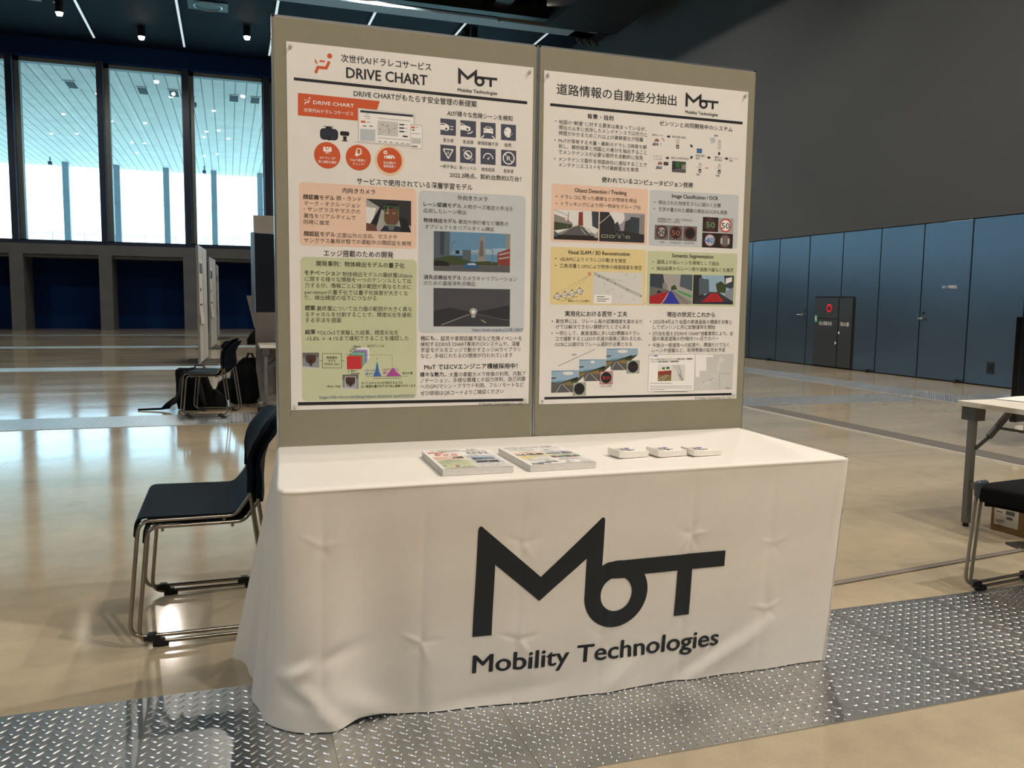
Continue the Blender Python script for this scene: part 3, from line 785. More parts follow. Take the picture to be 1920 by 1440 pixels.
def lined(name, base, line, axis, pitch, off, w, rough, spec=.5):
    m = mat(name, base, rough, spec=spec, var=.08, scale=1.5); nt = m.node_tree; b = nt.nodes['Principled BSDF']
    src = b.inputs['Base Color'].links[0].from_socket
    tc = node(nt, 'ShaderNodeTexCoord'); sp = node(nt, 'ShaderNodeSeparateXYZ'); nt.links.new(tc.outputs['Object'], sp.inputs[0])
    t = math_node(nt, 'ABSOLUTE', math_node(nt, 'SUBTRACT', math_node(nt, 'FRACT', math_node(nt, 'DIVIDE', math_node(nt, 'ADD', sp.outputs[axis], off), pitch)), .5))
    l = math_node(nt, 'LESS_THAN', t, w/pitch/2)
    mxx = node(nt, 'ShaderNodeMixRGB'); mxx.inputs[2].default_value = lin(line)+(1,); nt.links.new(l, mxx.inputs[0]); nt.links.new(src, mxx.inputs[1]); nt.links.new(mxx.outputs[0], b.inputs['Base Color'])
    return m
def glass_mat(name, tint, refl=.06):
    m = bpy.data.materials.new(name); m.use_nodes = True; nt = m.node_tree; nt.nodes.remove(nt.nodes['Principled BSDF'])
    o = nt.nodes['Material Output']; t = node(nt, 'ShaderNodeBsdfTransparent'); t.inputs[0].default_value = tint+(1,)
    g = node(nt, 'ShaderNodeBsdfGlossy'); g.inputs['Roughness'].default_value = .02; mxs = node(nt, 'ShaderNodeMixShader'); mxs.inputs[0].default_value = refl
    nt.links.new(t.outputs[0], mxs.inputs[1]); nt.links.new(g.outputs[0], mxs.inputs[2]); nt.links.new(mxs.outputs[0], o.inputs[0]); return m
m_floor = concrete_floor(); m_strip = tread_strip_mat()
m_navy = mat('navy_paint', '123060', .9, spec=.1); m_upper = mat('grey_acoustic_wall', '3d3f40', .75, var=.04, scale=.6, bump=.03, bscale=200)
m_ceil = lined('ceiling_boards', '0a182c', '030408', 1, 1.33, .88, .06, .7, .1)
m_panel = mat('blue_grey_steel', '4a5966', .24, .6, var=.05, scale=1.2, spec=.6); m_seam = mat('panel_joint', '080a0e', .8)
m_conc = mat('raw_concrete', '6f7274', .8, var=.12, scale=2); m_dark = mat('black_void', '060912', .9)
m_black = mat('black_paint', '0b0b0c', .45); m_blackgloss = mat('black_gloss', '07080b', .18); m_mull = mat('dark_mullion', '26344c', .5)
m_frame = mat('window_frame_grey', '7d8888', .5); m_soffit = lined('soffit_planks', 'ece2da', '7a7674', 0, .40, .06, .035, .6)
m_col = mat('outside_column_steel', '7f8c96', .5); m_alu = mat('aluminium', 'b9bbbd', .32, 1); m_white = mat('white_paint', 'e8e4da', .45)
m_litflange = mat('window_lit_flange', '9fb6c8', .6, .1); m_glass = glass_mat('window_glass', (.91, .965, .965), .05)  # window light is painted into the beam flange's pale blue
m_pale = mat('pale_outside_wall', 'cfe0da', .8); m_chrome = mat('satin_chrome', 'c6bfb6', .26, 1)
# ------------------------------------------------------------------ the setting
XL, XR, YF, YB, ZC = -24.0, 9.87, -13.0, 29.0, 9.57
struct(MB().box(XL-.3, YF-.3, -.2, XR+.35, YB+1.6, 0).build('floor', m_floor))
struct(MB().box(XL-.3, YF-.3, ZC, XR+.35, YB+1, ZC+.2).build('ceiling', m_ceil))
struct(MB().box(XR, YF, 2.565, XR+.3, YB, ZC).build('wall_right', m_upper))
struct(MB().box(XL-.3, YF, 0, XL, YB, ZC).build('wall_left', m_upper))
struct(MB().box(XL, YF-.3, 0, XR, YF, ZC).build('wall_front', m_upper))
wb = MB().box(XL, YB, 9.0, XR, YB+.9, ZC)                       # over the windows
wb.box(XL, YB, 2.56, XR, YB+.9, 2.9, 1)                          # concrete lintel
wb.box(XL, YB+.02, 2.9, XR, YB+.9, 3.0, 2)                       # dark sill
wb.box(XL, YB+1.4, 0, XR, YB+1.6, 2.6, 3)                        # back of the recesses
wb.box(XL, YB+.1, 2.46, XR, YB+1.4, 2.56, 1)
struct(wb.build('wall_back', [m_navy, m_conc, m_mull, m_navy]))
mulls = [-7.81+2.69*k for k in range(-6, 7)]
n = 0
for x in mulls:
    n += 1
    p = MB().box(x-.12, YB, 0, x+.29, YB+1.4, 2.56); struct(p.build('trim_%d' % n, m_conc))
for i, x in enumerate(mulls):
    wn = MB().box(x, YB-.02, 3.0, x+.2, YB+.75, 9.0)
    fx0, fx1 = x+.2, x+2.69
    wn.box(fx0, YB+.3, 3.0, fx0+.16, YB+.6, 9.0, 1).box(fx0, YB+.3, 8.86, fx1, YB+.6, 9.0, 1).box(fx1-.04, YB+.3, 3.0, fx1, YB+.6, 9.0, 1).box(fx0, YB+.3, 3.0, fx1, YB+.6, 3.05, 0)
    w = struct(wn.build('window_%d' % (i+1), [m_mull, m_frame]))
    MB().box(fx0+.1, YB+.44, 3.02, fx1-.02, YB+.46, 8.9).build('window_pane', m_glass, w)
# outside: planked canopy on steel columns, pale parapet
struct(MB().box(XL-12, YB+.9, 9.02, XR+14, 55.5, 9.3).build('trim_20', m_soffit))
k = 59
for i in range(-9, 7):
    k += 1; x = -1.79+2.77*i
    c = MB().box(x-.17, 53.6, 0, x+.17, 54.0, 9.02).box(x-.18, 53.58, 6.72, x+.18, 54.02, 6.76, 1)
    struct(c.build('trim_%d' % k, [m_col, m_frame]))
struct(MB().box(XL-30, 74, 0, XR+40, 74.6, 5.55).build('trim_37', m_pale))
fence = MB()
for i in range(14): fence.box(-16+2.2*i, 70, 4.6, -15.95+2.2*i, 70.05, 5.9)
fence.box(-17, 70, 5.86, 16, 70.05, 5.9); struct(fence.build('trim_38', m_col))
struct(MB().box(XL-30, YB+1.6, -.2, XR+40, 74, -.02).build('trim_39', m_pale))
# right-hand wall: flush steel panels, two of them doors
seams = [28.9]+[12.07+.962*i for i in range(17, -1, -1)]+[11.11, 10.155, 9.19, 8.225, 7.262, 6.30, 5.34, 4.38, 3.42, 2.46, 1.5, .54, -.42, -1.38, -13]
doors = {(12.07, 11.11): 11.19, (8.225, 7.262): 8.148}
pw = MB(); pw.box(XR+.03, YF, 0, XR+.3, YB, 2.565, 1)
for a, b in zip(seams, seams[1:]):
    if (a, b) in doors: continue
    if (a, b) == (11.11, 10.155):
        pw.box(XR, b+.012, 1.36, XR+.04, a-.012, 2.55).box(XR, 10.86, .02, XR+.04, a-.012, 1.36)
    elif (a, b) == (10.155, 9.19):
        pw.box(XR, b+.012, 1.36, XR+.04, a-.012, 2.55).box(XR, b+.012, .02, XR+.04, 9.76, 1.36)
    else: pw.box(XR, b+.012, .02, XR+.04, a-.012, 2.55)
struct(pw.build('trim_40', [m_panel, m_seam]))
for i, ((a, b), hy) in enumerate(doors.items()):
    d = struct(MB().box(XR-.002, b+.012, .02, XR+.04, a-.012, 2.55).build('door_%d' % (i+1), m_panel, bevel=.004))
    h = MB().cyl((XR, hy, 1.0), (XR-.055, hy, 1.0), .026, n=14); dy = .16 if i == 0 else -.02
    h.tube(fillet([(XR-.05, hy, 1.0), (XR-.06, hy+dy, 1.0)], .01), .011, 8); h.box(XR-.062, hy-.06, .992, XR-.045, hy+.06, 1.008)
    h.build('door_handle', m_chrome, d, smooth=True)
    MB().cyl((XR, hy+.0, 1.09), (XR-.02, hy+.0, 1.09), .018, n=14).build('door_lock', m_black, d, smooth=True)
    if i == 1:
        t = MB(); vs, fs = fit_text("スロープ制御盤室2", -7.80, 1.515, .30, .055, 0); t.add([(XR-.004, -p[0], p[1]) for p in vs], fs)
        t.build('door_lettering', m_white, d)
# fire cabinet let into the wall
hc = thing('hydrant_cabinet', 'black fire hydrant and extinguisher cabinet set into the blue-grey wall', 'cabinet', (XR, 10.3, 0))
q = lambda y0, z0, y1, z1, d=.03, t=0: MB().box(-d, y0-10.3, z0, .03-t, y1-10.3, z1)
q(9.76, 0.015, 10.86, 1.355, .012).build('cabinet_frame', m_seam, hc)
m_cab = mat('smoked_black_steel', '2b2a29', .35)
dr = q(10.17, .03, 10.835, .93).build('cabinet_door', m_cab, hc, bevel=.003); q(10.17, .94, 10.835, 1.33).build('lamp_panel', m_cab, hc, bevel=.003)
de = q(9.79, .03, 10.15, 1.33).build('extinguisher_door', m_cab, hc, bevel=.003)
def wall_text(s, y0, z, w, em, par):
    vs, fs = fit_text(s, 0, z, w, em, 0); MB().add([(-.032, y0-10.3-p[0], p[1]) for p in vs], fs).build('lettering', m_white, par)
wall_text("消火用散水栓", 10.70, .845, .37, .085, dr); wall_text("消火器", 10.10, .845, .24, .085, de)
m_red = mat('red_signal_lamp', 'd2122c', .3, emit=.6); ring = MB()
for j in range(28):
    a, b = 2*PI*j/28, 2*PI*(j+1)/28
    ring.add([(-.034, .20-.08+.0+r*math.cos(t), 1.14+r*math.sin(t)) for t, r in ((a, .05), (a, .075), (b, .075), (b, .05))], [(0,1,2,3)])
ring.box(-.036, .10, 1.10, -.034, .14, 1.18).box(-.036, .08, 1.13, -.034, .16, 1.15)
lp = MB().cyl((-.03, .12, 1.14), (-.05, .12, 1.14), .05, .04, n=20).build('call_button', mat('dark_red_button', '4a0a10', .3), hc, smooth=True)
ring.build('red_lamp_ring', m_red, hc)
gs = MB().box(-.034, .45, .86, -.03, .535, 1.0).build('green_sign', mat('sign_green', '12805c', .5), hc)
MB().box(-.036, .475, .88, -.034, .487, .95).box(-.036, .495, .9, -.034, .507, .97).cyl((-.034, .49, .975), (-.036, .49, .975), .012, n=10).build('running_figure', m_white, gs)
MB().prism([(0, 0), (.035, .03), (.035, -.03)], lambda p, s: (-.034-.01*s, -.16-p[0], .68+p[1])).build('door_pull', m_white, de)
MB().prism([(0, .03), (.035, 0), (0, -.03)], lambda p, s: (-.034-.01*s, -.09-p[0], .48+p[1])).build('door_pull', m_white, dr)
for y, lb in [(12.25, 'black door stop on the floor at the farthest door of the grey wall'), (9.32, 'black door stop on the floor right of the fire cabinet'), (7.36, 'black door stop on the floor below the lettered door')]:
    o = tag(MB().box(XR-.09, y-.03, 0, XR-.02, y+.03, .06).build('door_stop', m_black, bevel=.012), lb, 'door stop', 'door stops along the wall')
o = thing('wall_socket', 'black socket plate low on the blue-grey wall near the right edge', 'socket', (XR, 6.79, .285))
MB().box(-.012, -.06, -.09, 0, .06, .09).build('socket_plate', m_black, o, bevel=.004); MB().box(-.018, -.03, -.05, -.012, .03, .05).build('socket_insert', m_blackgloss, o, bevel=.003)
# floor channels and covers
def strip(nm, x0, y0, x1, y1, z=.004, m=m_strip): return struct(MB().box(x0, y0, -.02, x1, y1, z).build(nm, m))
for i, (y0, y1) in enumerate([(5.55, 6.30), (11.95, 12.7), (18.3, 19.05), (24.7, 25.45)]): strip('trim_%d' % (41+i), XL, y0, 7.35, y1)
strip('trim_45', 7.6, -2, 8.3, 24, .003); strip('trim_46', 8.3, 5.2, XR, 5.9, .003)
m_rail = mat('brushed_rail', '8d8680', .4, .4)
struct(MB().box(4.70, YF, -.02, 4.98, 28, .003).build('trim_47', mat('grey_channel_cover', '6d6861', .5))); struct(MB().box(4.655, YF, -.02, 4.69, 28, .006).build('trim_48', mat('steel_edge', 'd6cfc2', .35, .2)))
# tread plates in front, each a loose cover
def tread_plate():
    b = MB().box(0, 0, -.02, .4985, .7525, .0035); P = .04
    rows = [(i*P+o+.012, j*P+o2+.016, s) for s, (o, o2) in ((1, (0, 0)), (-1, (P/2, P/2))) for i in range(12) for j in range(19)]
    for x, y, s in rows:
        if x > .488 or y > .74: continue
        c = math.cos(PI/4*s); sn = math.sin(PI/4*s); vs = []
        for (L, w, z) in ((.0140, .0040, .0034), (.0112, .0016, .0058)):
            for t in range(10):
                a = 2*PI*t/10; ex, ey = L*math.cos(a), w*math.sin(a); vs.append((x+ex*c-ey*sn, y+ex*sn+ey*c, z))
        b.add(vs, [(t, (t+1) % 10, 10+(t+1) % 10, 10+t) for t in range(10)]+[tuple(range(10, 20))])
    return b
m_tread = mat('tread_plate_steel', 'c4c5c4', .33, 1, var=.10, scale=5, bump=.02, bscale=25)
names = ['at the left edge of the picture in front of the bare floor', 'left of the tablecloth, second in view', 'under the flared left hem of the tablecloth', 'in front of the white cloth below its left fold', 'in front of the cloth under the logo left stem', 'in front of the cloth under the word Technologies', 'in front of the cloth, right of its lettering', 'at the right end of the tablecloth', 'just right of the tablecloth', 'between the tablecloth and the padded chair', 'beside the padded chair at the right edge', 'under the padded chair at the right edge']
p0 = None
for i in range(12):
    x = -2.8+.5*i
    if p0 is None: p0 = o = tread_plate().build('tread_plate', m_tread, loc=(x, -.9555, 0))
    else: o = p0.copy(); C.objects.link(o); o.location = (x, -.9555, 0)
    tag(o, 'steel tread plate '+names[i], 'floor plate', 'tread plates of the front channel')
# ceiling fittings
m_led = mat('light_strip_diffuser', 'dfe9ec', .5, emit=.75)
for i, x in enumerate([-7.75, -5.02, -2.29, .44, 3.17, 5.90, 8.55]):
    wd = ['leftmost', 'second from the left', 'over the middle window', 'just left of the board top', 'third from the right above the board', 'second from the right above the board', 'next to the grey wall'][i]
    o = thing('light_strip', 'thin pale ceiling strip running to the windows, '+wd, 'light', (x, 10, ZC-.006), group='ceiling light strips')
    MB().box(-.04, 0, -.05, .04, 18.2, 0).build('strip_housing', m_alu, o); MB().box(-.03, .05, -.06, .03, 18.15, -.05).build('diffuser', m_led, o)
m_bulb = mat('lamp_glow', 'fff0d8', .5, emit=40)
for x, y, lb in [(-5.5, 25.0, 'black cylinder spotlight glowing above the leftmost whole window'), (-3.477, 26.6, 'black cylinder spotlight glowing between the two light strips'), (-.348, 25.4, 'black cylinder spotlight glowing beside the board top left corner'), (7.075, 19.64, 'black spotlight glaring at the top of the picture')]:
    o = thing('ceiling_spotlight', lb, 'spotlight', (x, y, ZC), group='glowing ceiling spotlights')
    MB().cyl((0, 0, 0), (0, 0, -.30), .11, n=18).build('lamp_housing', m_black, o, smooth=True)
    MB().cyl((0, 0, -.30), (0, 0, -.38), .10, .07, n=18).build('bulb', m_bulb, o, smooth=True)
for x, y, lb, l in [(6.35, 23.1, 'thin unlit black spotlight over the seam of the board', .25), (6.09, 23.2, 'stout unlit black spotlight over the seam of the board', .45)]:
    o = thing('ceiling_spotlight', lb, 'spotlight', (x, y, ZC)); MB().cyl((0, 0, 0), (0, 0, -l), .09 if l < .3 else .15, n=16).build('lamp_housing', m_black, o, smooth=True)
    MB().cyl((0, 0, -l), (0, 0, -l-.02), .06, n=16).build('lens', m_alu, o, smooth=True)
o = thing('ceiling_speaker', 'square black recess with a round grille in the ceiling', 'speaker', (-1.45, 23.8, ZC))
MB().box(-.55, -.4, -.02, .55, .4, 0).build('recess_frame', m_black, o); g = MB(); g.lathe([(.36, -.035), (.38, -.05), (.40, -.035), (.36, -.035)], 28); g.build('grille_ring', m_alu, o, smooth=True)
o = thing('ceiling_sensor_panel', 'small pale access panel in the dark ceiling at top left', 'panel', (-6.3, 24.8, ZC)); MB().box(-.35, -.3, -.02, .35, .3, 0).build('panel_plate', m_frame, o, bevel=.005); MB().cyl((.7, .2, 0), (.7, .2, -.04), .06, n=12).build('sensor_dome', m_white, o, smooth=True)
# steelwork under the ceiling, right of the windows
bm_ = MB().box(-1.5, 20.3, 9.0, 9.3, 20.9, 9.06, 1).box(-1.5, 20.55, 9.06, 9.3, 20.6, ZC)
struct(bm_.build('trim_50', [m_black, m_litflange]))
bk = MB().box(-1.5, 18.9, 8.72, 9.4, 19.2, 9.05).box(-1.5, 16.4, 8.9, 9.4, 16.7, 9.3)
for x in (1.2, 3.6, 5.6, 7.4): bk.box(x, 16.4, 8.85, x+.45, 19.2, 9.2)
bk.box(7.2, 11, 8.55, 9.2, 19, 9.3); struct(bk.build('trim_51', m_black))
duct = MB().tube(fillet([(6.2, 20.0, 9.15), (8.4, 20.1, 9.2), (9.3, 20.5, 9.3)], .3), .28, 14); struct(duct.build('trim_52', mat('duct_brown', '4b423b', .4), smooth=True))
cb = MB()
for j in range(9): cb.tube([(8.9+.07*j, 20.9, 9.25), (9.0+.08*j, 21.1, 8.95-.05*(j % 3))], .04, 6)
cb.box(8.6, 20.4, 9.0, 9.7, 21.0, 9.5); struct(cb.build('trim_53', m_black))
# canopy fittings seen through the windows
m_vent = mat('vent_mesh', '2a3138', .7)
for i, (x, y, lb) in enumerate([(-6.45, 32.9, 'vent in the leftmost whole window'), (-4.0, 32.9, 'first vent in the middle window'), (-2.9, 32.9, 'second vent in the middle window'), (-.7, 32.9, 'first vent in the right window'), (.1, 32.9, 'second vent in the right window')]):
    o = thing('canopy_vent', 'square dark vent in the planked canopy, '+lb, 'vent', (x, y, 9.02), group='canopy vents')
    MB().box(-.2, -.6, -.03, .2, .6, 0).build('vent_frame', m_white, o); MB().box(-.165, -.53, -.034, .165, .53, -.03).build('vent_mesh', m_vent, o)
m_dl = mat('downlight_glow', 'ffffff', .5, emit=6)
for i, (px, py) in enumerate([(-5.75, 34.2), (-7.7, 38.8), (-5.9, 39.6), (-7.9, 43.5), (-9.1, 44), (-5.6, 45), (-5.7, 48.5), (-3.05, 33.6), (-2.55, 35.6), (-2.6, 37.6), (-4.5, 39.5), (-5, 45), (-2.05, 42), (-1.5, 35.6), (-1.35, 40), (-.9, 42), (-1.5, 47), (-1.9, 40.5), (-2.2, 48), (-9.4, 33)]):
    o = tag(MB().cyl((0, 0, 0), (0, 0, -.03), .07, n=12).build('canopy_downlight', m_dl, loc=(px, py, 9.02)), 'tiny bright round downlight in the planked canopy outside the windows', 'downlight', 'canopy downlights')
for i, (px, py, lb) in enumerate([(-10.6, 52, 'left window'), (-2.2, 33.2, 'middle window'), (-2.3, 52, 'right window')]):
    o = thing('security_camera', 'small grey camera hung under the canopy in the '+lb, 'camera', (px, py, 9.02), group='canopy cameras')
    MB().cyl((0, 0, 0), (0, 0, -.25), .03, n=8).build('camera_stem', m_mull, o); MB().box(-.1, -.14, -.42, .1, .14, -.25).build('camera_body', m_mull, o, bevel=.02)
# ------------------------------------------------------------------ printed sheets
INK = dict(k='17191d', w='f6f3ee', o='d2582a', g0='dcdad4', g1='cfccc6', g2='a9a6a2', g3='6e6b69', g4='3a3838', n='232a3a', s='4a4c5e', b1='bfc6cc', b2='8fa3b8', pe='edcfae', sal='f0cdb6', blu='cbced0', gre='ccd0aa', yel='ead69c', red='c83238', dr='5c2428', dk='2a2220', hb='3f6fb5', hp='b04fa0', lk='3a5c86', c1='d04a4a', c2='57b06a', c3='86b8d8', c4='7a9a6a', c5='8c78b8', c6='c7b6e0', c7='a06a50',
    sky='6590b2', sky2='98b4c8', bld='53606a', bld2='39434c', brick='8a3a30', road='5a5a5c', tree='3e4a2c', car='2f5f88', paper='ebe6df', dusk='9c98a0', dusk2='3a3a40', con='8f8c86', earth='8a7448', cloud='e6e4e0', rr='a8262a', bb='2f3aa0', gg='4fa050', skin='6a4636', night='4a4a50', night2='2e2e33', fur='4c3228', cush='8a9098', grn='2e6a3a', lane='d8d4cc', glow='f2efe6')
PICS = {
 'driver': [('R',0,0,1,1,'g2'),('P',((0,0),(1,0),(1,.8),(.55,.55),(.3,.25)),'night2'),('P',((0,.25),(.22,.28),(.12,.8),(0,.95)),'cloud'),('P',((.0,1),(.32,.2),(.36,.2),(.2,1)),'k'),('P',((.0,.75),(.2,.8),(.25,1),(0,1)),'skin'),('E',.56,.5,.17,.36,'skin'),('P',((.38,.3),(.45,.12),(.66,.1),(.75,.3),(.72,.22),(.42,.3)),'k'),('P',((.3,1),(.4,.82),(.72,.82),(.95,1)),'n'),('P',((.72,.5),(.9,.6),(1,1),(.78,1)),'k'),('P',((.47,.76),(.65,.76),(.6,.95),(.5,.95)),'g3'),('L',((.4,.2),(.72,.22),(.72,.8),(.4,.8),(.4,.2)),.008,'gg'),('L',((.48,.22),(.48,.45)),.012,'gre'),('L',((.42,.42),(.5,.42)),.012,'gre'),('L',((.58,.42),(.65,.42)),.012,'gre')],
 'tower': [('R',0,0,1,1,'sky'),('P',((0,.55),(1,.55),(1,.35),(.5,.45)),'sky2'),('P',((0,0),(.21,0),(.2,.6),(0,.75)),'bld'),('P',((.08,0),(.14,0),(.13,.6),(.08,.6)),'bld2'),('P',((.6,.13),(.615,.08),(.65,.08),(.66,.13),(.68,.75),(.56,.75)),'con'),('P',((.6,.2),(.64,.2),(.645,.6),(.59,.6)),'g3'),('P',((.37,.45),(.48,.45),(.48,.78),(.37,.78)),'bld'),('P',((.2,.6),(.37,.6),(.37,.8),(.2,.8)),'bld2'),('P',((.94,.0),(1,0),(1,.4),(.94,.4)),'con'),('P',((.83,.5),(1,.38),(1,.85),(.83,.8)),'brick'),('L',((.85,.55),(.99,.48)),.02,'g2'),('L',((.85,.65),(.99,.6)),.02,'g2'),('P',((0,.7),(.2,.6),(.5,.75),(.7,.72),(.84,.75),(.84,.85),(0,.85)),'tree'),('P',((0,.84),(1,.82),(1,1),(0,1)),'road'),('P',((.0,.75),(.12,.74),(.2,.8),(.2,.87),(0,.87)),'k'),('P',((.38,.88),(.42,.78),(.54,.77),(.58,.85),(.58,.92),(.39,.92)),'car'),('P',((.43,.83),(.45,.79),(.53,.78),(.55,.83)),'b1'),('L',((.21,.55),(.24,.28),(.28,.24)),.008,'g3'),('L',((.76,.8),(.765,.45),(.73,.4)),.008,'g3'),('R',.28,.47,.33,.55,'k'),('L',((.2,.53),(.6,.52)),.006,'g3')],
 'night': [('R',0,0,1,1,'night'),('P',((0,.6),(.2,.5),(.45,.6),(.52,.62),(.7,.55),(1,.42),(1,.8),(0,.8)),'night2'),('P',((0,.8),(.45,.66),(.56,.66),(1,.85),(1,1),(0,1)),'dusk2'),('P',((0,.75),(.45,.66),(.1,.98),(0,1)),'night2'),('L',((.1,.96),(.46,.68)),.008,'g2'),('L',((.62,.82),(.68,.9)),.012,'g2'),('L',((.57,.67),(.98,.84)),.006,'g3'),('E',.515,.6,.05,.09,'g2'),('E',.515,.61,.022,.05,'glow'),('E',.515,.72,.03,.05,'g2')],
 'street': [('R',0,0,1,1,'tree'),('P',((.3,0),(.8,0),(.75,.5),(.5,.6)),'b1'),('P',((.0,0),(.4,0),(.45,.6),(0,.8)),'night2'),('P',((.7,.3),(1,.2),(1,.7),(.7,.7)),'con'),('P',((0,.8),(.5,.62),(1,.75),(1,1),(0,1)),'road'),('P',((.2,.1),(.5,.05),(.52,.5),(.3,.6)),'grn')],
 'day': [('R',0,0,1,1,'cloud'),('P',((.55,.05),(.64,.03),(.65,.5),(.54,.5)),'brick'),('P',((.84,.0),(1,0),(1,.6),(.86,.5)),'bld2'),('P',((0,.15),(.3,.3),(.42,.45),(.42,.55),(0,.6)),'con'),('P',((0,.4),(.4,.48),(.4,.6),(0,.7)),'tree'),('P',((0,.85),(.5,.5),(.62,.5),(1,.85),(1,1),(0,1)),'con'),('P',((.1,.9),(.45,.55),(.65,.55),(.9,.9)),'road'),('P',((.67,.6),(.8,.58),(.84,.66),(.82,.75),(.68,.74)),'g1'),('L',((.32,.05),(.3,.6)),.012,'g3'),('L',((.0,.0),(.33,.2)),.008,'g3'),('R',.24,.25,.3,.35,'sal'),('L',((.6,.6),(.72,.8)),.012,'lane'),('P',((0,.84),(1,.84),(1,1),(0,1)),'dk'),('P',((0,.7),(.1,.8),(.08,.9),(0,.9)),'bld'),('P',((1,.65),(.9,.8),(.92,.9),(1,.9)),'g2'),('P',((.5,.55),(.55,.5),(.6,.55)),'grn')],
 'dusk': [('R',0,0,1,1,'dusk'),('E',.3,.15,.25,.3,'cloud'),('P',((0,0),(.2,0),(.32,.3),(.35,.7),(0,.75)),'night2'),('P',((.68,.12),(.9,.15),(.9,.7),(.66,.7)),'bld2'),('P',((.88,.05),(1,.05),(1,.75),(.88,.72)),'con'),('P',((.56,.3),(.68,.2),(.68,.7),(.54,.65)),'dusk2'),('P',((.32,.4),(.4,.3),(.46,.6),(.34,.7)),'dusk2'),('P',((0,.72),(.45,.62),(.55,.62),(1,.72),(1,1),(0,1)),'night2'),('L',((.0,.4),(.25,.05)),.01,'cloud'),('L',((.05,.78),(.18,.78),(.18,.86),(.05,.86),(.05,.78)),.008,'gre'),('L',((.22,.78),(.31,.79),(.31,.86),(.22,.86),(.22,.78)),.008,'gre'),('L',((.42,.78),(.46,.78),(.46,.86),(.42,.86),(.42,.78)),.008,'gre'),('L',((.59,.79),(.67,.79),(.67,.86),(.59,.86),(.59,.79)),.008,'gre'),('L',((.4,.7),(.32,.85)),.008,'g2'),('L',((.5,.7),(.56,.84)),.008,'g2')],
 'lanes': [('R',0,0,1,1,'g2'),('P',((0,0),(.3,0),(.34,.3),(.4,.5),(0,.5)),'bld2'),('P',((.72,0),(1,0),(1,.55),(.7,.4)),'bld'),('P',((.3,.3),(.4,.32),(.42,.5),(.3,.5)),'con'),('P',((.5,.42),(.58,.35),(.65,.5),(.5,.55)),'tree'),('P',((0,.42),(.42,.52),(.48,.6),(0,.8)),'g3'),('P',((0,.75),(.44,.57),(.32,1),(0,1)),'rr'),('P',((.32,1),(.47,.57),(.52,.57),(.72,1)),'bb'),('P',((.52,.57),(.56,.57),(1,.9),(1,1),(.72,1)),'con'),('P',((.6,.55),(.7,.55),(1,.7),(1,.8)),'gg'),('L',((.56,.58),(.9,1)),.02,'g3'),('P',((.3,.6),(.16,.66),(.2,.55)),'k'),('L',((.28,1),(.42,.7)),.012,'lane')],
 'redroad': [('R',0,0,1,1,'sky2'),('P',((0,0),(.2,0),(.22,.5),(.3,.8),(0,1)),'night2'),('P',((.14,.1),(.38,.15),(.4,.6),(.15,.7)),'bld'),('P',((.18,.12),(.3,.12),(.28,.5),(.16,.5)),'cloud'),('P',((.75,0),(1,0),(1,.5),(.8,.4)),'bld2'),('P',((.8,.1),(.95,.05),(.95,.2),(.8,.3)),'cloud'),('P',((.55,.3),(.68,.2),(.82,.35),(.8,.6),(.6,.6)),'tree'),('P',((.8,.55),(1,.4),(1,.9),(.8,.8)),'cush'),('P',((0,1),(.4,.58),(.62,.58),(1,.9),(1,1)),'dusk2'),('P',((.2,.95),(.45,.62),(.6,.62),(.8,.95)),'rr'),('L',((.35,.9),(.46,.66)),.014,'red'),('L',((.72,.9),(.58,.66)),.014,'red'),('P',((0,.95),(1,.9),(1,1),(0,1)),'n')],
 'road': [('R',0,0,1,1,'sky'),('P',((0,.05),(1,.0),(1,.3),(.4,.45),(0,.5)),'sky2'),('E',.52,.13,.16,.08,'cloud'),('E',.42,.12,.07,.06,'cloud'),('P',((0,.55),(.3,.55),(.7,.35),(1,.3),(1,.2),(1,.75),(.5,.75),(0,.7)),'tree'),('P',((.55,.45),(.8,.3),(.8,.45)),'k'),('P',((0,.65),(.3,.58),(.7,.75),(.75,1),(0,1)),'road'),('P',((0,.62),(.25,.57),(.1,.75),(0,.8)),'earth'),('P',((.75,.6),(1,.3),(1,1),(.75,1)),'paper'),('P',((.8,.55),(.9,.55),(.9,.8),(.8,.8)),'k'),('L',((.3,.62),(.15,1)),.012,'lane'),('L',((.34,.62),(.6,1)),.012,'lane'),('L',((.0,.35),(.14,.33)),.03,'k'),('P',((.3,.6),(.6,.5),(.7,.72),(.4,.65)),'earth')],
 'pet': [('R',0,0,1,1,'cush'),('P',((0,.0),(1,0),(1,.3),(0,.35)),'g3'),('E',.5,.42,.32,.28,'fur'),('E',.35,.28,.14,.16,'fur'),('E',.68,.3,.13,.16,'fur'),('E',.5,.58,.12,.12,'dk'),('P',((.4,.6),(.62,.6),(.55,.85),(.42,.82)),'fur'),('P',((0,.85),(1,.95),(1,1),(0,1)),'g1')],
 'hwy': [('R',0,0,1,1,'sal'),('P',((0,0),(1,0),(1,.3),(0,.3)),'cloud'),('R',.3,.15,.5,.28,'grn'),('R',.6,.13,.85,.26,'grn'),('P',((0,.4),(1,.35),(1,.6),(0,.65)),'brick'),('P',((0,.65),(1,.6),(1,1),(0,1)),'earth'),('L',((.0,.95),(.6,.62)),.03,'lane'),('L',((.3,1),(.75,.62)),.03,'lane')],
 'curve': [('R',0,0,1,1,'g0'),('L',((.1,0),(.45,.35),(.7,1)),.03,'g3'),('L',((.35,0),(.6,.35),(.78,1)),.03,'g3'),('L',((.5,0),(.7,.4),(.85,1)),.03,'g3'),('L',((.5,.5),(.75,.85),(.9,.92)),.04,'g3')],
}
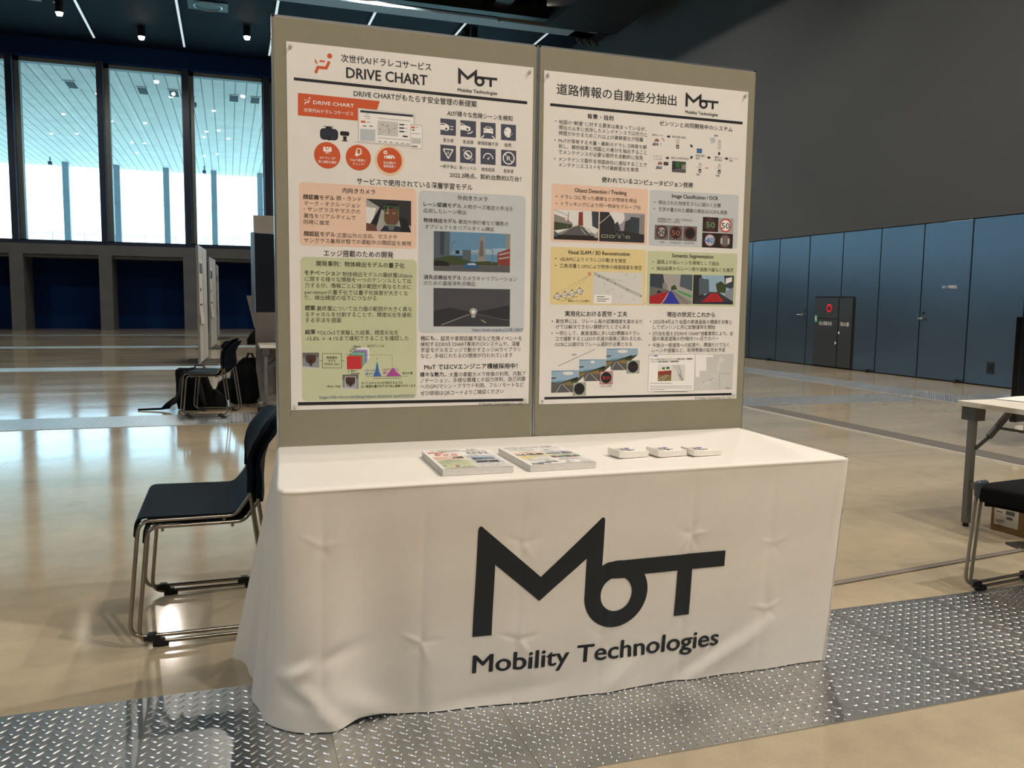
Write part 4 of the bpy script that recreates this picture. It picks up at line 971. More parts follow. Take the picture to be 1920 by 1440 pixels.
class Print:
    """flat print, millimetres from the sheet's top left corner (x right, y down), levels lift the inks by hairs"""
    def __init__(s): s.mb = MB(); s.cols = []; s.lev = .00002; s.n = 0
    def ci(s, c):
        if c not in s.cols: s.cols.append(c)
        return s.cols.index(c)
    def put(s, pts, fs, col, lv):
        s.n = (s.n+1) % 9; s.mb.add([(x/1000, -y/1000, .00015+lv*s.lev+s.n*2e-6) for x, y in pts], fs, s.ci(col))
    def poly(s, pts, col, lv):
        v = [Vector((x, y, 0)) for x, y in pts]; s.put(pts, [tuple(t) for t in tessellate_polygon([v])], col, lv)
    def ell(s, cx, cy, a, b, col, lv, n=28): s.put([(cx+a*math.cos(2*PI*i/n), cy+b*math.sin(2*PI*i/n)) for i in range(n)], [tuple(range(n))], col, lv)
    def ring(s, cx, cy, r, w, col, lv, n=36):
        s.put([(cx+q*math.cos(2*PI*i/n), cy+q*math.sin(2*PI*i/n)) for i in range(n) for q in (r, r-w)], [(2*i, 2*i+1, 2*((i+1) % n)+1, 2*((i+1) % n)) for i in range(n)], col, lv)
    def line(s, pts, w, col, lv):
        for (x0, y0), (x1, y1) in zip(pts, pts[1:]):
            l = math.hypot(x1-x0, y1-y0) or 1; nx, ny = -(y1-y0)/l*w/2, (x1-x0)/l*w/2
            s.put([(x0+nx, y0+ny), (x0-nx, y0-ny), (x1-nx, y1-ny), (x1+nx, y1+ny)], [(0,1,2,3)], col, lv)
        for x, y in pts[1:-1]: s.ell(x, y, w/2, w/2, col, lv, 10)
    def rrect(s, x0, y0, x1, y1, r, col, lv):
        if not r: return s.put([(x0,y0),(x1,y0),(x1,y1),(x0,y1)], [(0,1,2,3)], col, lv)
        p = arc(x1-r, y1-r, r, 0, 90, 6)+arc(x0+r, y1-r, r, 90, 180, 6)+arc(x0+r, y0+r, r, 180, 270, 6)+arc(x1-r, y0+r, r, 270, 360, 6)
        s.put(p, [tuple(range(len(p)))], col, lv)
    def pic(s, x0, y0, x1, y1, kind):
        w, h = x1-x0, y1-y0
        def clip(pts):                                   # keep inside the picture
            return [(x0+min(1, max(0, a))*w, y0+min(1, max(0, b))*h) for a, b in pts]
        for i, e in enumerate(PICS[kind]):
            lv = 3+i*.7
            if e[0] == 'R': s.rrect(x0+e[1]*w, y0+e[2]*h, x0+e[3]*w, y0+e[4]*h, 0, e[5], lv)
            elif e[0] == 'P': s.poly(clip(e[1]), e[2], lv)
            elif e[0] == 'E':
                p = clip([(e[1]+e[3]*math.cos(2*PI*k/24), e[2]+e[4]*math.sin(2*PI*k/24)) for k in range(24)]); s.put(p, [tuple(range(24))], e[5], lv)
            else: s.line(clip(e[1]), e[2]*w, e[3], lv)
    def draw(s, items):
        for e in items:
            k = e[0]
            if k == 'T' or k == 'T2':
                vs, fs = fit_text(e[5], e[1], 0, e[3], e[4], 0, 2); h = (0, .010, .020)[e[7]]*e[4]; s.n = 0
                for dx, dy in (((0, 0),) if not h else ((-h, 0), (h, 0), (0, h*.6), (0, -h*.6))): s.put([(x+dx, e[2]-y+dy) for x, y in vs], fs, e[6], 20)
            elif k == 'P': s.poly(e[1], e[2], e[3])
            elif k == 'R': s.rrect(*e[1:])
            elif k == 'C': s.ell(e[1], e[2], e[3], e[3], e[4], e[5])
            elif k == 'O': s.ring(*e[1:])
            elif k == 'L': s.line(*e[1:])
            elif k == 'H': s.pic(*e[1:])
            elif k == 'G':
                vs, fs = logo_tris(); sx = (e[3]-e[1])/.821; sy = (e[4]-e[2])/.358; s.put([(e[1]+x*sx, e[4]-y*sy) for x, y in vs], fs, 'k', 20)
    def build(s, name, parent, w=.841, h=1.189):
        s.mb.add([(0,0,0),(w,0,0),(w,-h,0),(0,-h,0),(0,0,-.0003),(w,0,-.0003),(w,-h,-.0003),(0,-h,-.0003)], [(0,3,2,1),(4,5,6,7),(0,1,5,4),(1,2,6,5),(2,3,7,6),(3,0,4,7)], s.ci('paper'))
        ms = [mat('ink_'+c, INK[c], .5 if c != 'paper' else .55, var=.02) for c in s.cols]
        o = s.mb.build(name, ms, parent); return o
# ------------------------------------------------------------------ the booth: two boards, two posters, draped table
m_felt = mat('olive_grey_board', '8e8874', .85, var=.03, scale=20, bump=.05, bscale=500)
def board(x0, x1, label):
    t = thing('notice_board', label, 'notice board', ((x0+x1)/2, .016, 0), group='panels of the poster wall'); w = (x1-x0)/2
    MB().box(-w+.006, -.016, .10, w-.006, .014, 2.106).build('panel_board', m_felt, t, bevel=.002)
    f = MB()
    for sx in (-1, 1): f.box(sx*(w-.006)-.005, -.012, .03, sx*(w-.006)+.005, .016, 2.112)
    f.box(-w+.002, -.012, 2.105, w-.002, .016, 2.113); f.box(-w+.002, -.012, .09, w-.002, .016, .10); f.build('panel_frame', m_alu, t)
    for sx in (-1, 1): MB().box(sx*(w-.03)-.02, -.012, 0, sx*(w-.03)+.02, .36, .03).build('foot', m_alu, t, bevel=.004)
    return t
board(-.9045, -.0008, 'olive grey display panel carrying the poster with the orange figure'); board(.0008, .9, 'olive grey display panel carrying the road information poster on the right')
def poster(items, label, x, ztop, rot=0):
    t = thing('poster', label, 'poster', (x, -.0012, ztop)); t.rotation_euler = (PI/2, rot, 0)
    p = Print(); p.draw(items); p.build('printed_sheet', t)
    for px, py in ((.014, -.014), (.827, -.014), (.014, -1.175), (.827, -1.175)):
        MB().lathe([(0, .010), (.004, .010), (.0055, .007), (.003, .005), (.0065, .001), (.0065, 0)], 12, c=(px, py, .0006)).build('push_pin', m_pin, t, smooth=True)
    return t, p
m_pin = mat('clear_pin', 'd8d4ce', .15)
pa, pr_a = poster(POSTER_SERVICE, 'large white poster with orange dashcam graphics on the left panel', -.8585, 2.033, 0)
pb, pr_b = poster(POSTER_ROADS, 'large white poster with pastel boxes and road pictures on the right panel', .0227, 2.028, 0)
# tablecloth
TZ = .721
prof = [(-.905, .0, -1.045, .03), (-.915, -.2, -1.022, -.09), (-.927, -.4, -.993, -.29), (-.938, -.58, -.978, -.45), (-.934, -.635, -.935, -.528), (-.905, -.655, -.868, -.568), (-.80, -.656, -.80, -.571), (-.68, -.656, -.68, -.524), (-.5, -.656, -.5, -.548), (-.2, -.656, -.2, -.577), (.2, -.656, .2, -.581), (.6, -.655, .6, -.588), (.835, -.654, .83, -.592), (.862, -.645, .853, -.59), (.868, -.62, .862, -.57), (.876, -.3, .866, -.3), (.888, -.006, .88, -.004)]
def cr(p0, p1, p2, p3, t): return .5*((2*p1)+(-p0+p2)*t+(2*p0-5*p1+4*p2-p3)*t*t+(-p0+3*p1-3*p2+p3)*t**3)
def cloth_params():
    out = []; n = len(prof)
    for i in range(n-1):
        a, b, c, d = prof[max(0, i-1)], prof[i], prof[i+1], prof[min(n-1, i+2)]
        L = max(math.hypot(c[0]-b[0], c[1]-b[1]), math.hypot(c[2]-b[2], c[3]-b[3])); k = max(4, int(L/.0075))
        for j in range(k):
            t = j/k
            out.append(tuple(cr(a[q], b[q], c[q], d[q], t) for q in range(4)) if not (7 <= i <= 11) else tuple((b[q]*(1-t)+c[q]*t) if q in (0, 2) else cr(a[q], b[q], c[q], d[q], t) for q in range(4)))
    out.append(prof[-1]); return out
CP = cloth_params()
CREASE = [-.826, -.545, -.258, .012, .298, .588]
PINCH = [(-.545, .235, .010), (-.255, .52, .006), (-.25, .215, .010), (.302, .50, .008), (.606, .225, .008), (-.826, .56, .005), (.02, .2, .004), (.60, .45, .004)]
def gauss(x, z, cx, cz, l, w, ang, amp):
    c, s = math.cos(ang), math.sin(ang); u = (x-cx)*c+(z-cz)*s; v = -(x-cx)*s+(z-cz)*c
    return amp*math.exp(-(u/l)**2-(v/w)**2)
def drape(x, z):
    """how far the cloth stands out of its plane at x, height z"""
    t = 1-z/TZ; d = 0
    for c in CREASE: d += -.0030*math.exp(-abs(x-c)/.014)*min(1, t*6)
    d += (.0030*math.sin(x*11+1.5)+.0022*math.sin(x*23+z*5))*t**1.5
    d += .0016*math.sin(x*7-z*17)*math.sin(z*9+x*3)
    for cx, cz, a in PINCH:
        for q in range(5):
            an = q*1.25+cx*9; d += gauss(x, z, cx+.026*math.cos(an), cz+.026*math.sin(an), .032, .0065, an, a*(.42 if q % 2 else -.3))
    if x < -.55:
        d += gauss(x, z, -.885, .20, .085, .022, .5, .022)-gauss(x, z, -.83, .225, .09, .025, .25, .016)+gauss(x, z, -.83, .07, .11, .028, -.9, .020)-gauss(x, z, -.90, .11, .07, .022, -.5, .014)+gauss(x, z, -.72, .06, .1, .035, -.6, .010)
    d += gauss(x, z, .47, .09, .17, .03, .5, .012)-gauss(x, z, .36, .06, .15, .03, .55, .010)+gauss(x, z, .08, .05, .12, .03, .7, .009)-gauss(x, z, -.3, .04, .2, .03, .1, .006)
    d += gauss(x, z, .845, .62, .25, .012, 1.45, .004)
    return d*min(1, t*14)
RIM = .010
def front_y(x, z):
    t = 1-z/TZ; yb = interp([(p[2], p[3]) for p in prof[7:13]], x)
    return -.656+(yb+.656)*t-drape(x, z)
cl = MB(); N = len(CP); rows = []
cx0, cy0 = -.02, -.33
def inward(p):
    x0, y0 = p[0], p[1]; d = RIM
    return (min(max(x0, -.93+d), .88-d), min(max(y0, -.656+d), .0), TZ)
NT = 104
for j in range(-4, NT+1):
    row = []
    for i, p in enumerate(CP):
        q = CP[min(N-1, i+1)]; r = CP[max(0, i-1)]
        tx, ty = q[0]-r[0]+q[2]-r[2], q[1]-r[1]+q[3]-r[3]; l = math.hypot(tx, ty) or 1; nx, ny = ty/l, -tx/l
        if ny > .2: nx, ny = -nx, -ny
        if i < 60 and nx > 0: nx, ny = -nx, -ny
        if j <= 0:
            a = (j+4)/4*PI/2; k = RIM*(1-math.sin(a)); row.append((p[0]-nx*k, p[1]-ny*k, TZ-RIM*(1-math.cos(a))))
        else:
            t = j/NT; z = (TZ-RIM)*(1-t)+.006; x = p[0]+(p[2]-p[0])*t; y = p[1]+(p[3]-p[1])*t
            front = abs(ny)
            dd = drape(x, z) if front > .5 else 0
            side = 1-front
            lf = 0
            if x < -.8:                                         # soft folds of the flared left side
                lf = side*t*(.012*math.sin(y*16+.6)+.006*math.sin(y*37+z*4))*min(1, t*3)
            if x > .8: lf = side*t*.006*math.sin(y*22)
            o = dd*front+lf
            if j == NT and -.78 < x < -.58: z += .010*math.exp(-((x+.68)/.05)**2)
            row.append((x+nx*o, y+ny*o, z))
    rows.append(row)
flat = [v for r in rows for v in r]
cl.add(flat, [(j*N+i, j*N+i+1, (j+1)*N+i+1, (j+1)*N+i) for j in range(len(rows)-1) for i in range(N-1)])
cl.f.append(tuple(range(N))); cl.m.append(0)                      # the flat top inside the rim
E0, E1 = rows[0][0], rows[0][-1]
cl.add([(E0[0], E0[1], TZ), (E1[0], E1[1], TZ), (E1[0], E1[1], TZ-.06), (E0[0], E0[1], TZ-.06)], [(0, 1, 2, 3)])
m_cloth = mat('white_polyester_cloth', 'ece5da', .55, var=.015, scale=30, sheen=.15, bump=.015, bscale=900)
tc_ = cl.build('tablecloth', m_cloth, smooth=2)
bm = bmesh.new(); bm.from_mesh(tc_.data); bmesh.ops.remove_doubles(bm, verts=bm.verts, dist=.0006); bmesh.ops.recalc_face_normals(bm, faces=bm.faces); bm.to_mesh(tc_.data); bm.free()
tag(tc_, 'white cloth with a big black logo, draped to the floor over the table', 'tablecloth')
m_print = mat('black_cloth_print', '131b22', .6, var=.03)
def on_cloth(name, vs, fs):
    bm = bmesh.new(); V = [bm.verts.new((x, 0, z)) for x, z in vs]
    for f in fs:
        try: bm.faces.new([V[i] for i in f])
        except ValueError: pass
    for ax, lo, hi in ((0, -.42, .46), (2, .08, .60)):
        v = lo
        while v < hi:
            co = (v, 0, 0) if ax == 0 else (0, 0, v); no = (1, 0, 0) if ax == 0 else (0, 0, 1)
            bmesh.ops.bisect_plane(bm, geom=bm.verts[:]+bm.edges[:]+bm.faces[:], plane_co=co, plane_no=no, dist=1e-6); v += .014
    for v in bm.verts: v.co.y = front_y(v.co.x, v.co.z)-.0016
    bmesh.ops.recalc_face_normals(bm, faces=bm.faces)
    me = bpy.data.meshes.new(name); bm.to_mesh(me); bm.free(); me.materials.append(m_print)
    o = bpy.data.objects.new(name, me); C.objects.link(o); o.parent = tc_; return o
vs, fs = logo_tris(); on_cloth('printed_logo', [(x-.394, z+.2235) for x, z in vs], fs)
vs, fs = text_tris("Mobility Technologies", 2, 4); x0 = min(v[0] for v in vs); x1 = max(v[0] for v in vs)
on_cloth('printed_lettering', [(-.390+(x-x0)*.825/(x1-x0), .1205-.0062*((x-x0)/(x1-x0))+y*.0835) for x, y in vs], fs)
# flyers and cards
m_paper = mat('paper_edges', 'e9e5de', .7, var=.05, scale=40)
def flyers(pr, label, x, y, rot):
    t = thing('flyer_stack', label, 'flyers', (x, y, TZ+.001), rot, 'flyer stacks on the table'); h = .019
    b = MB()
    for k in range(9): 
        e = .0006*((k*37) % 5-2); b.box(-.105+e, -.1485, h*k/9, .105+e, .1485, h*(k+1)/9-.0003)
    b.build('paper_pile', m_paper, t)
    me = bpy.data.objects[pr].data; o = bpy.data.objects.new('top_flyer', me); C.objects.link(o); o.parent = t; o.scale = (.2497, .2497, 1.2); o.location = (-.105, .1485, h+.0004)
flyers('printed_sheet', 'stack of flyers with an orange banner, the left of the two on the tablecloth', -.378, -.447, -.02)
flyers('printed_sheet.001', 'stack of flyers with road pictures, the right of the two on the tablecloth', -.122, -.452, .01)
m_card = mat('card_white', 'eee9e0', .5)
def cards(label, x, y, rot, h):
    t = thing('card_stack', label, 'business cards', (x, y, TZ+.001), rot, 'business card stacks'); b = MB(); w, d = .055, .036
    for k in range(4): b.grid(lambda u, v, k=k: (0, 0, 0), 1, 1) if 0 else None
    def sag(u): return .006*max(0, (.35-u)/.35)**2
    b.shell(lambda u, v: (-w+2*w*u, -d+2*d*v, h+sag(u)), 16, 2, lambda u, v: (0, 0, -h+.001-.6*sag(u)))
    b.build('card_pile', m_card, t, smooth=True)
    top = MB(); vs, fs = logo_tris(); top.add([(-.030+p[0]*.062, -.018+p[1]*.062, h+.0012+sag((-.030+p[0]*.062+w)/(2*w))) for p in vs], fs)
    top.build('card_logo', mat('ink_k', INK['k'], .5), t)
    r = MB()
    for cx, c in ((-.030, 0), (-.012, 1), (.006, 2)):
        z = h+.0012+sag((cx+w)/(2*w)); r.add([(cx+.010*math.cos(2*PI*i/16), .020+.010*math.sin(2*PI*i/16), z+.00005*c) for i in range(16)], [tuple(range(16))], c)
    r.build('card_emblem', [mat('ink_g1', INK['g1'], .5), mat('ink_g2', INK['g2'], .5), mat('ink_c5', INK['c5'], .5)], t)
cards('leftmost of the three piles of white business cards on the tablecloth', .166, -.447, .10, .020)
cards('middle of the three piles of white business cards on the tablecloth', .297, -.463, .09, .019)
cards('rightmost of the three piles of white business cards on the tablecloth', .416, -.480, .08, .017)
# ------------------------------------------------------------------ sled-base stacking chairs
m_tube = mat('satin_steel_tube', '9d958a', .28, 1, var=.04); m_shell = mat('navy_black_plastic', '0d1219', .6, var=.04, spec=.04); m_fabric = mat('black_seat_fabric', '08080a', .9, var=.2, scale=120, spec=.2, bump=.1, bscale=400); m_glide = mat('black_rubber', '0a0a0b', .6); m_cap = mat('grey_plastic_cap', '3a3f44', .45)
def make_chair(label, padded=False):
    t = thing('stacking_chair', label, 'chair', group=None)
    for sy in (-1, 1):
        y = .268*sy
        p = fillet([(.212, y, .555), (.208, y, .505), (.272, y, .016), (-.198, y, .016), (-.158, y, .425), (.160, y, .425), (.213, y, .50)], [0, .06, .055, .05, .045, .05, 0], 7)
        MB().tube(p, .0072, 10).build('side_frame', m_tube, t, smooth=True)
        for gx in (-.125, .19):
            MB().box(gx-.026, y-.012, .001, gx+.026, y+.012, .0185).box(gx-.014, y-.014, .0, gx+.014, y+.014, .026).build('glide', m_glide, t, bevel=.003)
    cb = MB()
    for x, z in ((-.11, .412), (.12, .412)): cb.tube([(x, -.268, z), (x, .268, z)], .006, 8)
    cb.build('cross_bar', m_tube, t, smooth=True)
    if not padded:
        pr = fillet([(-.175, 0, .372), (-.169, 0, .438), (.155, 0, .432), (.208, 0, .492)], [0, .045, .05, 0], 7)
        ds = [0]
        for a, b in zip(pr, pr[1:]): ds.append(ds[-1]+(b-a).length)
        def at(v):
            d = v*ds[-1]
            for i in range(len(pr)-1):
                if d <= ds[i+1]+1e-9: return pr[i].lerp(pr[i+1], (d-ds[i])/(ds[i+1]-ds[i]))
            return pr[-1]
        def sf(u, v):
            q = at(v); yy = (u-.5)*.536; dip = .006*(1-(2*u-1)**2)*min(1, max(0, (v-.2)*5)); return (q.x, yy, q.z+.0025-dip)
        MB().shell(sf, 16, 36, lambda u, v: (.004 if v < .18 else 0, 0, -.006)).build('seat', m_shell, t, smooth=True)
    else:
        MB().shell(lambda u, v: (-.17+.385*v, (u-.5)*.50, .455+.012*math.sin(PI*min(1, max(0, u)))**.4-.02*max(0, 1-v*6)**2), 14, 14, lambda u, v: (0, 0, -.062)).build('seat_pad', m_fabric, t, smooth=True, bevel=.008)
        for sy in (-1, 1): MB().box(-.182, sy*.258-.014, .392, -.11, sy*.258+.014, .466).build('corner_cap', m_cap, t, bevel=.014, segs=3)
    # back rest: sleeves at the sides, rolled top
    bx = [(.49, .213), (.55, .204), (.62, .200), (.67, .208), (.71, .222), (.745, .243), (.765, .262)]
    def bf(u, v):
        e = abs(2*u-1); top = .770-.012*e**3-.034*e**6; z = .492+(top-.492)*v
        x = interp(bx, .492+(.766-.492)*v)+.055*(1-(2*u-1)**2)*(.25+.75*v)
        return (x, (u-.5)*.548*(1-.03*v-.16*v**7), z)
    MB().shell(bf, 20, 20, lambda u, v: (.012, 0, -.004*v)).build('backrest', m_shell if not padded else m_fabric, t, smooth=True)
    for sy in (-1, 1):
        MB().tube([(.2105, .266*sy, .505), (.213, .266*sy, .56), (.2105, .264*sy, .60), (.211, .262*sy, .63)], [.0125, .0125, .011, .006], 10).build('post_sleeve', m_shell, t, smooth=True)
    return t
ch = make_chair('lower of the two stacked black chairs beside the left end of the tablecloth')
ch.location = (-1.172, .475, 0); ch['group'] = 'chairs stacked beside the tablecloth'
dup(ch, (-1.200, .475, .0225), 0, 'upper of the two stacked black chairs beside the left end of the tablecloth')
a = dup(ch, (-1.255, 6.25, 0), -.2, 'lower of two stacked black chairs in the middle distance, over a backpack'); a['group'] = 'chairs stacked in the middle distance'
a = dup(ch, (-1.283, 6.256, .0225), -.2, 'upper of two stacked black chairs in the middle distance, over a backpack'); a['group'] = 'chairs stacked in the middle distance'
pc = make_chair('lower of two padded black chairs stacked at the right edge of the picture', True); pc.location = (2.150, -.445, 0); pc.rotation_euler.z = .10; pc['group'] = 'padded chairs at the right edge'
dup(pc, (2.118, -.448, .0225), .10, 'upper of two padded black chairs stacked at the right edge of the picture')
# ------------------------------------------------------------------ folding tables
m_leg = mat('grey_table_steel', '7d7d7b', .4, .5); m_bracket = mat('dark_table_bracket', '4a4b4b', .5); m_ttop = mat('cream_laminate', 'e2dbcc', .4)
def folding_table(label, loc, rot, L=1.8, D=.6, H=.70):
    """origin at the near left corner of the top, long side along x, depth along y"""
    t = thing('folding_table', label, 'table', loc, rot)
    MB().box(0, -D, H-.028, L, 0, H).build('tabletop', m_ttop, t, bevel=.002)
    for x, sg in ((.06, 1), (L-.06, -1)):
        for y in (-.055, -D+.055):
            MB().box(x-.018, y-.018, .02, x+.018, y+.018, H-.06).build('leg', m_leg, t, bevel=.003)
            MB().cyl((x, y, 0), (x, y, .022), .016, n=12).build('leg_tip', m_glide, t)
            MB().box(x-.035, y-.045, H-.105, x+.04, y+.045, H-.028).build('hinge_bracket', m_bracket, t, bevel=.003)
            MB().bar((x+sg*.01, y-.02, H-.26), (x+sg*.10, y-.02, H-.20), .008, .022).bar((x+sg*.10, y-.02, H-.20), (x+sg*.24, y-.02, H-.07), .02, .032).bar((x+sg*.24, y-.02, H-.07), (x+sg*.25, y-.02, H-.03), .01, .02).build('folding_stay', m_bracket, t)
        MB().box(x-.008, -D+.055, .215, x+.008, -.055, .255).build('stretcher', m_leg, t)
        MB().cyl((x+sg*.16, -D+.055, H-.15), (x+sg*.16, -.055, H-.15), .008, n=8).build('stay_rod', m_bracket, t)
    return t
folding_table('cream folding table with grey legs at the right edge of the picture', (2.752, .70, 0), 0)
folding_table('cream folding table behind the poster panels, seen past their left edge', (-.745, 7.05, 0), 0)
# paper, cable and box at the right table
pw_ = MB(); pw_.shell(lambda u, v: (u*.42+.02*math.sin(v*5), v*.30, .012*math.sin(PI*u)*math.sin(3*v+1)**2+.002), 14, 10, lambda u, v: (0, 0, -.0008))
tag(pw_.build('paper_sheet', mat('paper_white', 'eee9e2', .6), smooth=True, loc=(3.05, .385, .702), rotz=.1), 'crumpled white paper lying on the right folding table', 'paper')
cable = MB().tube(fillet([(3.36, .36, .708), (3.02, .33, .708), (3.00, .29, .708), (3.05, .26, .708), (3.4, .24, .708)], .02), .006, 8); tag(cable.build('cable', m_black, smooth=True), 'black cable loop lying on the right folding table', 'cable')
bx_ = thing('cardboard_box', 'brown cardboard box with a white shipping label under the right table', 'box', (2.895, .56, 0), -1.46)
m_cardb = mat('cardboard', '9a7850', .8, var=.1, scale=12)
MB().box(0, 0, 0, .46, .30, .17).build('carton', m_cardb, bx_, bevel=.003)
MB().box(.02, -.002, .035, .155, -.0005, .16).build('shipping_label', m_white, bx_)
lt = MB()
for x, z, w, h in ((.03, .105, .035, .006), (.085, .10, .05, .022), (.09, .075, .035, .016), (.03, .06, .05, .004), (.03, .052, .04, .004)): lt.box(x, -.0026, z, x+w, -.002, z+h)
lt.build('label_print', mat('ink_g3', INK['g3'], .5), bx_); mk = MB()
for q in range(20):
    t0, t1 = 2*PI*q/20, 2*PI*(q+1)/20; mk.add([(.205+.018*math.cos(t), -.001, .065+.02*math.sin(t)) for t in (t0, t1)]+[(.205, -.001, .065)], [(0,1,2)])
vs, fs = fit_text("L", .235, 0, .018, .05, 2); mk.add([(x, -.001, .12+z) for x, z in vs], fs); mk.build('carton_print', m_black, bx_)
tag(MB().box(0, -.10, .0, .25, .10, .012).box(.02, -.08, .012, .23, .08, .016).build('floor_socket_lid', mat('dark_steel_lid', '4c463f', .4, .5), bevel=.003, loc=(2.70, .215, 0), rotz=-.2), 'dark flat lid lying on the floor in front of the cardboard box', 'lid')
cc = MB()
for dy in (-.010, .010): cc.tube([(1.15+.1*i, .02+.115*(i*.1)+dy, .006) for i in range(0, 20)], .006, 8)
tag(cc.build('floor_cable', mat('clear_cable_cover', '8f877e', .2), smooth=True), 'pale cable bundle running over the floor towards the padded chair', 'cable')
dsp = thing('display_monitor', 'big black monitor on a stand cut by the right edge of the picture', 'monitor', (5.36, 2.55, 0), .25)
MB().box(.0, -.03, .22, 1.1, .03, 1.13).build('screen', m_blackgloss, dsp, bevel=.008); MB().box(.5, .03, .04, .6, .09, .9).build('stand_post', m_black, dsp); MB().box(.03, -.035, .13, .12, -.01, .19).build('caster_tag', m_white, dsp); MB().box(.75, -.2, 0.0, 1.1, .2, .04).build('stand_base', m_black, dsp, bevel=.01); MB().box(.85, -.02, .04, .95, .03, .24).build('stand_leg', m_black, dsp)
# ------------------------------------------------------------------ booth behind: panel, monitor, bags
t = thing('notice_board', 'grey display panel of the next booth, half hidden behind the left panel edge', 'notice board', (-.32, 7.10, 0))
MB().box(-.45, 0, .02, .45, .03, 2.13).build('panel_board', mat('grey_board_felt', '807a72', .85), t, bevel=.003); MB().box(-.41, -.003, 1.87, -.30, -.001, 1.91).build('name_label', m_white, t)
vs, fs = fit_text("MTI", -.375, 1.89, .045, .022, 1); MB().add([(x, -.0035, z) for x, z in vs], fs).build('label_lettering', m_black, t)
t = thing('wall_monitor', 'tall dark monitor turned sideways in the next booth, beside the left panel edge', 'monitor', (-.80, 6.05, 0), .42)
MB().box(0, -.02, 1.06, .85, .04, 1.86).build('screen', mat('dark_screen', '060b16', .3), t, bevel=.004); MB().box(-.012, -.022, 1.055, 0, .045, 1.865).build('bezel_edge', m_alu, t); MB().box(.40, .04, .05, .46, .10, 1.5).build('stand_post', m_black, t); MB().box(.15, -.2, 0, .7, .3, .05).build('stand_base', m_black, t, bevel=.01)
t = thing('sign_easel', 'slanted grey sign panel standing in the far dark behind the monitor', 'sign', (-.52, 14.5, 0), 0)
MB().prism([(-.06, .60), (.2, .60), (.2, 1.24), (-.20, 1.24)], lambda p, s: (p[0], .03*s, p[1])).build('sign_panel', mat('grey_sign', '6a6762', .7), t); MB().bar((.1, .02, 0), (.05, .03, 1.1), .04, .03).build('easel_leg', m_mull, t)
m_bag = mat('black_nylon', '060709', .8, var=.3, scale=30, bump=.25, bscale=45, spec=.15); m_strap = mat('strap_webbing', '1a1a1e', .8)
def lump(secs, n=24, e=2.6):
    b = MB(); k = len(secs); vs = []
    for (z, cx, cy, a, d) in secs:
        for j in range(n):
            t = 2*PI*j/n; c, s = math.cos(t), math.sin(t)
            vs.append((cx+a*math.copysign(abs(c)**(2/e), c)+.008*math.sin(9*z*10+3*t), cy+d*math.copysign(abs(s)**(2/e), s), z+.006*math.sin(5*t+z*30)))
    fs = [(i*n+j, i*n+(j+1) % n, (i+1)*n+(j+1) % n, (i+1)*n+j) for i in range(k-1) for j in range(n)]+[tuple(range(n-1, -1, -1)), tuple((k-1)*n+j for j in range(n))]
    return b.add(vs, fs)
t = thing('backpack', 'black backpack with trailing straps on the floor behind the middle chairs', 'backpack', (-1.40, 6.74, 0), -.1)
lump([(.01,.02,0,.20,.12),(.06,.02,0,.22,.13),(.15,.0,0,.20,.12),(.27,-.03,0,.175,.10),(.37,-.045,0,.16,.085),(.43,-.05,0,.15,.06),(.445,-.05,0,.12,.03)]).build('bag_body', m_bag, t, smooth=True)
lump([(.02,.22,0,.08,.09),(.10,.22,0,.09,.09),(.17,.19,0,.07,.07),(.21,.17,0,.03,.04)]).build('side_pocket', m_bag, t, smooth=True)
for x0, sx in ((-.10, -1), (.06, .3)):
    MB().tube([(x0, -.10, .42), (x0-.02, -.155, .33), (x0+sx*.04, -.17, .2), (x0+sx*.10, -.15, .10), (x0+sx*.16, -.12, .05)], [.012, .026, .026, .022, .012], 8).build('shoulder_strap', m_strap, t, smooth=True)
MB().tube([(-.2, -.1, .13), (-.28, -.11, .05), (-.34, -.1, .022), (-.58, -.06, .010)], [.02, .035, .012, .010], 8).build('trailing_strap', m_bag, t, smooth=True)
MB().tube([(-.02, -.02, .43), (0, -.02, .475), (.08, -.02, .475), (.1, -.02, .43)], .010, 8).build('grab_handle', m_strap, t, smooth=True)
t = thing('backpack', 'taller black backpack slumped against the next booth panel, right of the chairs', 'backpack', (-.90, 7.18, 0), 0)
lump([(.01,0,0,.15,.12),(.08,.01,0,.175,.14),(.25,.0,0,.165,.13),(.38,.01,0,.145,.11),(.47,.04,0,.11,.08),(.52,.06,0,.07,.05)]).build('bag_body', m_bag, t, smooth=True)
lump([(.05,-.2,-.02,.10,.10),(.14,-.2,-.02,.12,.1),(.24,-.18,-.02,.10,.08),(.29,-.15,-.02,.07,.05)]).build('front_pocket', m_bag, t, smooth=True)
MB().tube([(.03, -.02, .51), (.05, -.02, .57), (.09, -.02, .57), (.11, -.02, .50)], .014, 8).build('grab_handle', m_strap, t, smooth=True)
MB().box(-.37, -.08, .06, -.24, .02, .12).build('side_pouch', m_bag, t, bevel=.015)
o = tag(lump([(.01,0,0,.20,.16),(.12,0,0,.22,.17),(.25,.03,0,.17,.13),(.36,.07,0,.10,.08),(.41,.08,0,.05,.04)]).build('duffel_bag', m_bag, smooth=True, loc=(-.42, 19.6, 0)), 'black bag on the floor far behind, left of the grey panel', 'bag')
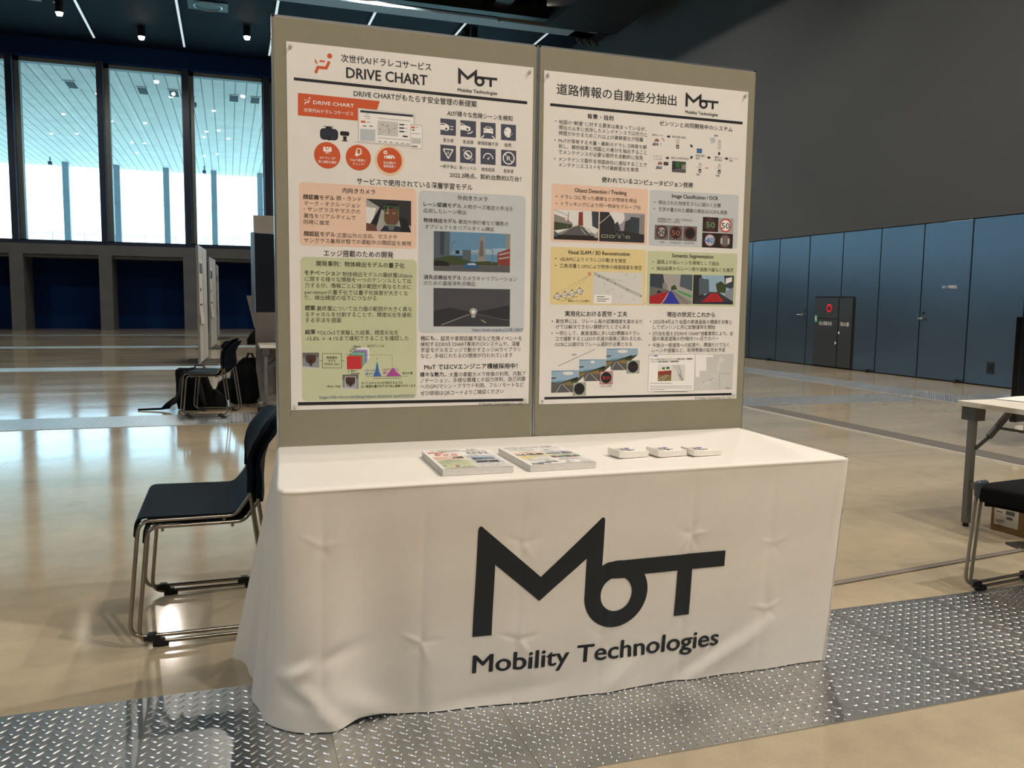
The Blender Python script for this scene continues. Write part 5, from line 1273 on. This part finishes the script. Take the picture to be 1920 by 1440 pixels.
o = tag(lump([(.0,0,0,.12,.1),(.08,0,0,.14,.12),(.16,.02,0,.09,.08),(.19,.02,0,.05,.04)]).build('small_bag', m_bag, smooth=True, loc=(-1.10, 17.6, 0)), 'tiny black bag beside the far row of display panels', 'bag')
o = tag(lump([(.0,0,0,.07,.06),(.05,0,0,.08,.07),(.10,0,0,.06,.05),(.12,0,0,.03,.03)]).build('black_pouch', m_bag, smooth=True, loc=(-.78, 4.6, 0)), 'small black pouch on the floor just behind the near chair backs', 'pouch')
# far rows of display panels standing end-on
m_lightpanel = mat('pale_panel', 'b7b4ab', .6); m_sheet = mat('paper_sheet_far', 'c9c3ba', .6); m_pic = mat('ink_n', INK['n'], .5)
def far_row(x, y, n, label, ln, tilt=0, both=False):
    for i in range(n):
        p = thing('notice_board', 'display panel seen end-on, '+label[i], 'notice board', (x-tilt*.905*i, y+.905*i, 0), tilt, 'far display panels')
        MB().box(-.018, .005, .04, .018, .895, 2.1).build('panel_board', m_lightpanel, p)
        MB().box(-.02, 0, .02, .02, .02, 2.105).box(-.02, .88, .02, .02, .9, 2.105).box(-.02, 0, 2.095, .02, .9, 2.105).build('panel_frame', m_alu, p)
        for yy in (.02, .45): MB().box(-.32, yy-.012, 0, .32, yy+.012, .022).build('foot', m_bracket, p)
        if i == 0:
            s = thing('poster', 'end-on poster with a curling lower edge on '+ln, 'poster', (x+.022, y+.08, 0), tilt, 'far posters')
            MB().shell(lambda u, v: (.004+.05*max(0, .25-v)**1.2*2, .70*u, .72+1.17*v), 4, 16, lambda u, v: (-.002, 0, 0)).build('paper', m_sheet, s, smooth=True)
            [MB().box(*q_).build('printed_block', m_pic, s) for q_ in ((.005, .1, 1.62, .0065, .6, 1.80), (.005, .15, 1.30, .0065, .35, 1.36), (.005, .1, 1.05, .0065, .5, 1.08))]
far_row(-1.56, 12.84, 2, ['front one of the nearest far row', 'second of the nearest far row'], 'the nearest far panel row', -.053)
far_row(-1.47, 17.5, 2, ['front one of the middle far row', 'second of the middle far row'], 'the middle far panel row', -.058)
far_row(-1.38, 22.0, 2, ['front one of the farthest row', 'second of the farthest row'], 'the farthest panel row', -.02)
